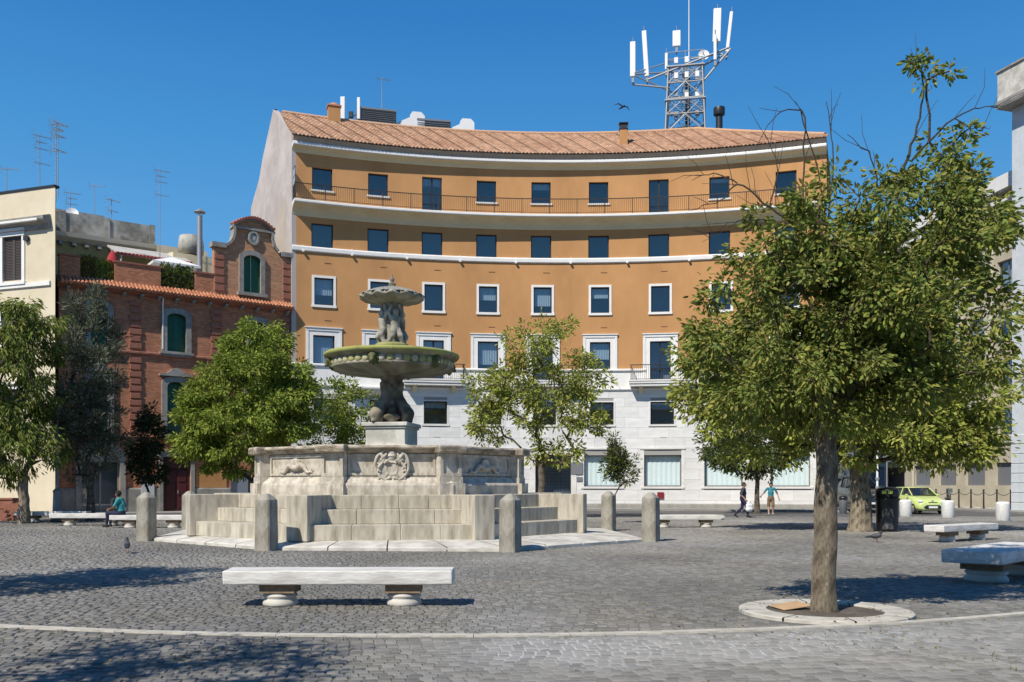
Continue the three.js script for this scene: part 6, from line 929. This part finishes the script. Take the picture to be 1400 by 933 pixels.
  // sheet of cardboard left on the soil
  solo('cardboard_sheet', (() => { const c = new RoundedBoxGeometry(.42, .012, .34, 1, .004); const p = c.attributes.position; for (let i = 0; i < p.count; i++) p.setY(i, p.getY(i) + .10 * max(0, -p.getZ(i) - .02) + .02 * sin(p.getX(i) * 7)); c.computeVertexNormals(); return boxUV(c); })(), mottled([.40, .25, .13], [.52, .35, .20], .5, 78), 'piece of brown cardboard lying on the soil in the stone ring', 'cardboard', [TREE_PIT.x - .36, .045, TREE_PIT.z - .22], .3);
}
// ---------------------------------------------------------------- people and birds
function figure(name, label, pos, turn, caps, k, cell, cat = 'person', groupName, rough = .85) {
  const [lo, hi] = boundsOf(caps, cell * 3), g = sdfGeo(capsField(caps, k), lo, hi, cell);
  colorBy(g, (x, y, z) => { let b = 9, c = [1, 0, 1]; for (const q of caps) { const d = cap(x, y, z, q) - (q[9] ?? 0); if (d < b) { b = d; c = q[8]; } } return c; });
  return solo(name, g, mat(W1, rough, { vertexColors: true }), label, cat, pos, turn, groupName);
}
{
  const skin = [.42, .25, .17], hair = [.012, .010, .009], shoe = [.02, .02, .022];
  // joints: side s = -1 left, 1 right; the figure faces +z
  const head = (L, x, y, z, hc, bald = 0, sk = skin) => { L.push([x, y - .10, z - .01, x, y - .20, z - .03, .052, .056, sk], [x, y - .02, z + .015, x, y - .07, z + .03, .085, .068, sk], [x, y + .02, z - .015, x, y - .01, z - .03, .096, .092, hc, .012], [x, y - .03, z + .10, x, y - .055, z + .112, .013, .016, sk, .01], [x - .09, y - .04, z, x - .09, y - .06, z, .02, .016, sk], [x + .09, y - .04, z, x + .09, y - .06, z, .02, .016, sk], [x - .03, y - .085, z + .095, x + .03, y - .085, z + .095, .011, .011, [.28, .12, .09], .006], [x - .032, y - .015, z + .092, x - .03, y - .015, z + .094, .012, .012, [.03, .02, .02], .004], [x + .032, y - .015, z + .092, x + .03, y - .015, z + .094, .012, .012, [.03, .02, .02], .004]); };
  const hand = (L, w, d, sk = skin) => { const D = V(...d).normalize(), X = abs(D.y) > .8 ? V(1, 0, 0) : V(0, 1, 0).cross(D).normalize(), S = D.clone().cross(X).normalize(), o = V(...w), at = (a, b, c) => o.clone().addScaledVector(D, a).addScaledVector(S, b).addScaledVector(X, c).toArray(); L.push([...at(0, 0, 0), ...at(.07, 0, 0), .026, .034, sk]); for (let f = 0; f < 4; f++) { const b = (f - 1.5) * .021, l = [.065, .078, .072, .055][f]; L.push([...at(.075, b, 0), ...at(.075 + l * .55, b * 1.1, .008), .0105, .010, sk], [...at(.075 + l * .55, b * 1.1, .008), ...at(.075 + l, b * 1.1, .028), .010, .0085, sk]); } L.push([...at(.02, -.03, 0), ...at(.07, -.062, .018), .012, .0105, sk]); };
  const arm = (L, a, e, w, c, sl = .5, sk = skin) => { const A = V(...a), E = V(...e), Wv = V(...w), m = A.clone().lerp(E, sl * 1.6 > 1 ? 1 : sl * 1.6); L.push([...a, ...m.toArray(), .062, .052, c, .004]); if (m.distanceTo(E) > .02) L.push([...m.toArray(), ...e, .044, .04, sk]); L.push([...e, ...w, .04, .028, sl >= 1 ? c : sk]); hand(L, w, Wv.clone().sub(E).toArray(), sk); };
  { // man in the teal shirt, seated sideways on the end of the bench
    const L = [], sh = [.035, .27, .27], jn = [.012, .018, .05];
    L.push([0, .58, -.02, 0, .86, -.03, .15, .15, sh], [0, .86, -.03, 0, 1.02, .01, .155, .12, sh], [-.16, 1.04, .0, .16, 1.04, .0, .075, .075, sh], [0, .56, -.03, 0, .53, .03, .165, .15, jn]);
    for (const s of [-1, 1]) { L.push([s * .10, .56, 0, s * .12, .54, .43, .095, .075, jn], [s * .12, .54, .43, s * .12, .12, .46, .07, .048, jn], [s * .12, .07, .42, s * .12, .05, .60, .045, .036, shoe]); arm(L, [s * .20, 1.02, 0], [s * .24, .78, .12], [s * .10, .70, .36], sh, .45, [.16, .09, .06]); }
    head(L, 0, 1.30, .07, hair, 0, [.16, .09, .06]);
    figure('person', 'person in a teal shirt and dark jeans sitting on a stone bench', [-14.85, .0, -34.62], -PI / 2 - .1, L, .035, .0125);
  }
  { // person in dark clothes facing them from the next bench
    const L = [], c = [.02, .022, .035], jn = [.012, .014, .03];
    L.push([0, .58, -.02, 0, .86, -.02, .15, .15, c], [0, .86, -.02, 0, 1.0, .03, .15, .12, c], [-.16, 1.02, .02, .16, 1.02, .02, .075, .075, c], [0, .56, -.03, 0, .53, .03, .16, .15, jn]);
    for (const s of [-1, 1]) { L.push([s * .10, .56, 0, s * .14, .54, .42, .09, .072, jn], [s * .14, .54, .42, s * .14, .12, .44, .068, .048, jn], [s * .14, .07, .40, s * .14, .05, .58, .045, .036, shoe]); arm(L, [s * .19, 1.0, .02], [s * .24, .78, .14], [s * .06, .80, .34], c, 1); }
    head(L, 0, 1.28, .08, [.03, .02, .015]);
    figure('person', 'person in dark clothes sitting on the bench before the dark glazed doorway', [-15.75, 0, -36.5], .6, L, .035, .0125);
  }
  { // walker with a white carrier bag
    const L = [], c = [.04, .042, .048], jn = [.012, .014, .06];
    L.push([0, .98, 0, 0, 1.22, .01, .145, .15, c], [0, 1.22, .01, 0, 1.38, .02, .155, .12, c], [-.17, 1.42, .02, .17, 1.42, .02, .075, .075, c], [0, .95, 0, 0, .92, 0, .15, .15, jn], [-.09, .90, 0, -.11, .50, .20, .095, .07, jn], [-.11, .50, .20, -.11, .12, .24, .065, .05, jn], [-.11, .07, .20, -.11, .05, .38, .045, .036, shoe], [.09, .90, 0, .11, .48, -.04, .095, .07, jn], [.11, .48, -.04, .11, .18, -.36, .065, .048, jn], [.11, .12, -.40, .11, .045, -.26, .045, .034, shoe]);
    arm(L, [-.21, 1.40, .02], [-.25, 1.12, -.08], [-.25, .92, .10], c, .55); arm(L, [.21, 1.40, .02], [.25, 1.12, -.02], [.25, .88, .04], c, .55);
    head(L, 0, 1.66, .05, [.05, .035, .025]);
    figure('person', 'person in a dark grey top and navy trousers walking past with a white bag', [11.5, 0, -45.5], PI / 2 - .25, L, .035, .0125);
    const B = solo('carrier_bag', colorBy(capsGeo([[-.06, 0, 0, .06, 0, 0, .13, .13], [-.08, .18, 0, .08, .18, 0, .10, .10], [-.05, .34, 0, .03, .40, 0, .05, .02], [.05, .34, 0, .01, .40, 0, .05, .02]], .08, .02), () => [.8, .8, .8]), M.whitePaint, 'full white carrier bag hanging from the hand of the walking person', 'bag', [11.75, .42, -45.27], .4);
  }
  { // man in a teal T-shirt and brown shorts, arms held out
    const L = [], c = [.03, .20, .25], sh = [.20, .13, .075];
    L.push([0, .98, 0, 0, 1.22, .0, .14, .15, c], [0, 1.22, .0, 0, 1.38, .0, .155, .12, c], [-.17, 1.42, 0, .17, 1.42, 0, .075, .075, c], [0, .96, 0, 0, .90, 0, .15, .15, sh]);
    for (const s of [-1, 1]) L.push([s * .09, .88, 0, s * .11, .52, s * .05, .10, .088, sh, .004], [s * .11, .52, s * .05, s * .11, .45, s * .05, .062, .058, skin], [s * .11, .45, s * .05, s * .11, .12, s * -.03, .06, .042, skin], [s * .11, .07, s * -.03 - .02, s * .12, .045, s * -.03 + .15, .045, .034, [.4, .38, .35]]);
    arm(L, [-.21, 1.40, 0], [-.38, 1.18, .04], [-.52, 1.04, .20], c, .5); arm(L, [.21, 1.40, 0], [.34, 1.16, -.04], [.40, .94, .05], c, .5);
    head(L, 0, 1.65, .02, hair);
    figure('person', 'person in a teal T-shirt and brown shorts walking with arms held out', [14.05, 0, -49.6], -.2, L, .035, .0125);
  }
  // pigeons
  const gy = [.06, .065, .075], dk = [.02, .022, .028], bird = () => [[0, .15, -.05, 0, .17, .06, .062, .058, gy], [0, .17, .05, 0, .24, .10, .045, .030, dk], [0, .255, .11, 0, .26, .12, .027, .026, dk], [0, .255, .135, 0, .248, .16, .008, .004, [.1, .08, .07]], [-.03, .16, -.06, -.035, .135, -.20, .026, .012, dk], [.03, .16, -.06, .035, .135, -.20, .026, .012, dk], [0, .14, -.12, 0, .125, -.26, .025, .018, dk], [-.022, .10, .01, -.022, .02, .015, .009, .006, [.22, .06, .05]], [.022, .10, .01, .022, .02, .015, .009, .006, [.22, .06, .05]], [-.022, .012, .0, -.024, .010, .05, .006, .005, [.22, .06, .05]], [.022, .012, .0, .024, .010, .05, .006, .005, [.22, .06, .05]]];
  figure('pigeon', 'grey pigeon walking on the cobbles before the litter bin', [10.25, 0, -25.7], PI / 2 - .2, bird(), .03, .0085, 'pigeon', 'pigeons on the square', .6).scale.setScalar(1.15);
  figure('pigeon', 'dark pigeon upright on the cobbles near the fountain apron', [-9.1, 0, -21.6], -2.7, bird().map((c) => { const r = [...c]; return r; }), .03, .0085, 'pigeon', 'pigeons on the square', .6).scale.set(1.05, 1.3, 1.05);
  figure('flying_bird', 'dark bird gliding in the blue sky above the chimney', [6.05, 22.3, -50], .6, [[0, 0, -.12, 0, .01, .12, .05, .05, dk], [0, .02, .12, 0, .03, .2, .04, .02, dk], [0, 0, -.12, 0, -.01, -.26, .03, .04, dk], [0, .02, .04, .34, .09, .0, .035, .03, dk], [.34, .09, 0, .62, -.02, -.12, .03, .012, dk], [0, .02, .04, -.3, .12, .0, .035, .03, dk], [-.3, .12, 0, -.5, .04, -.14, .03, .012, dk]], .03, .016, 'bird', undefined, .7);
}

renderer.render(scene, camera);
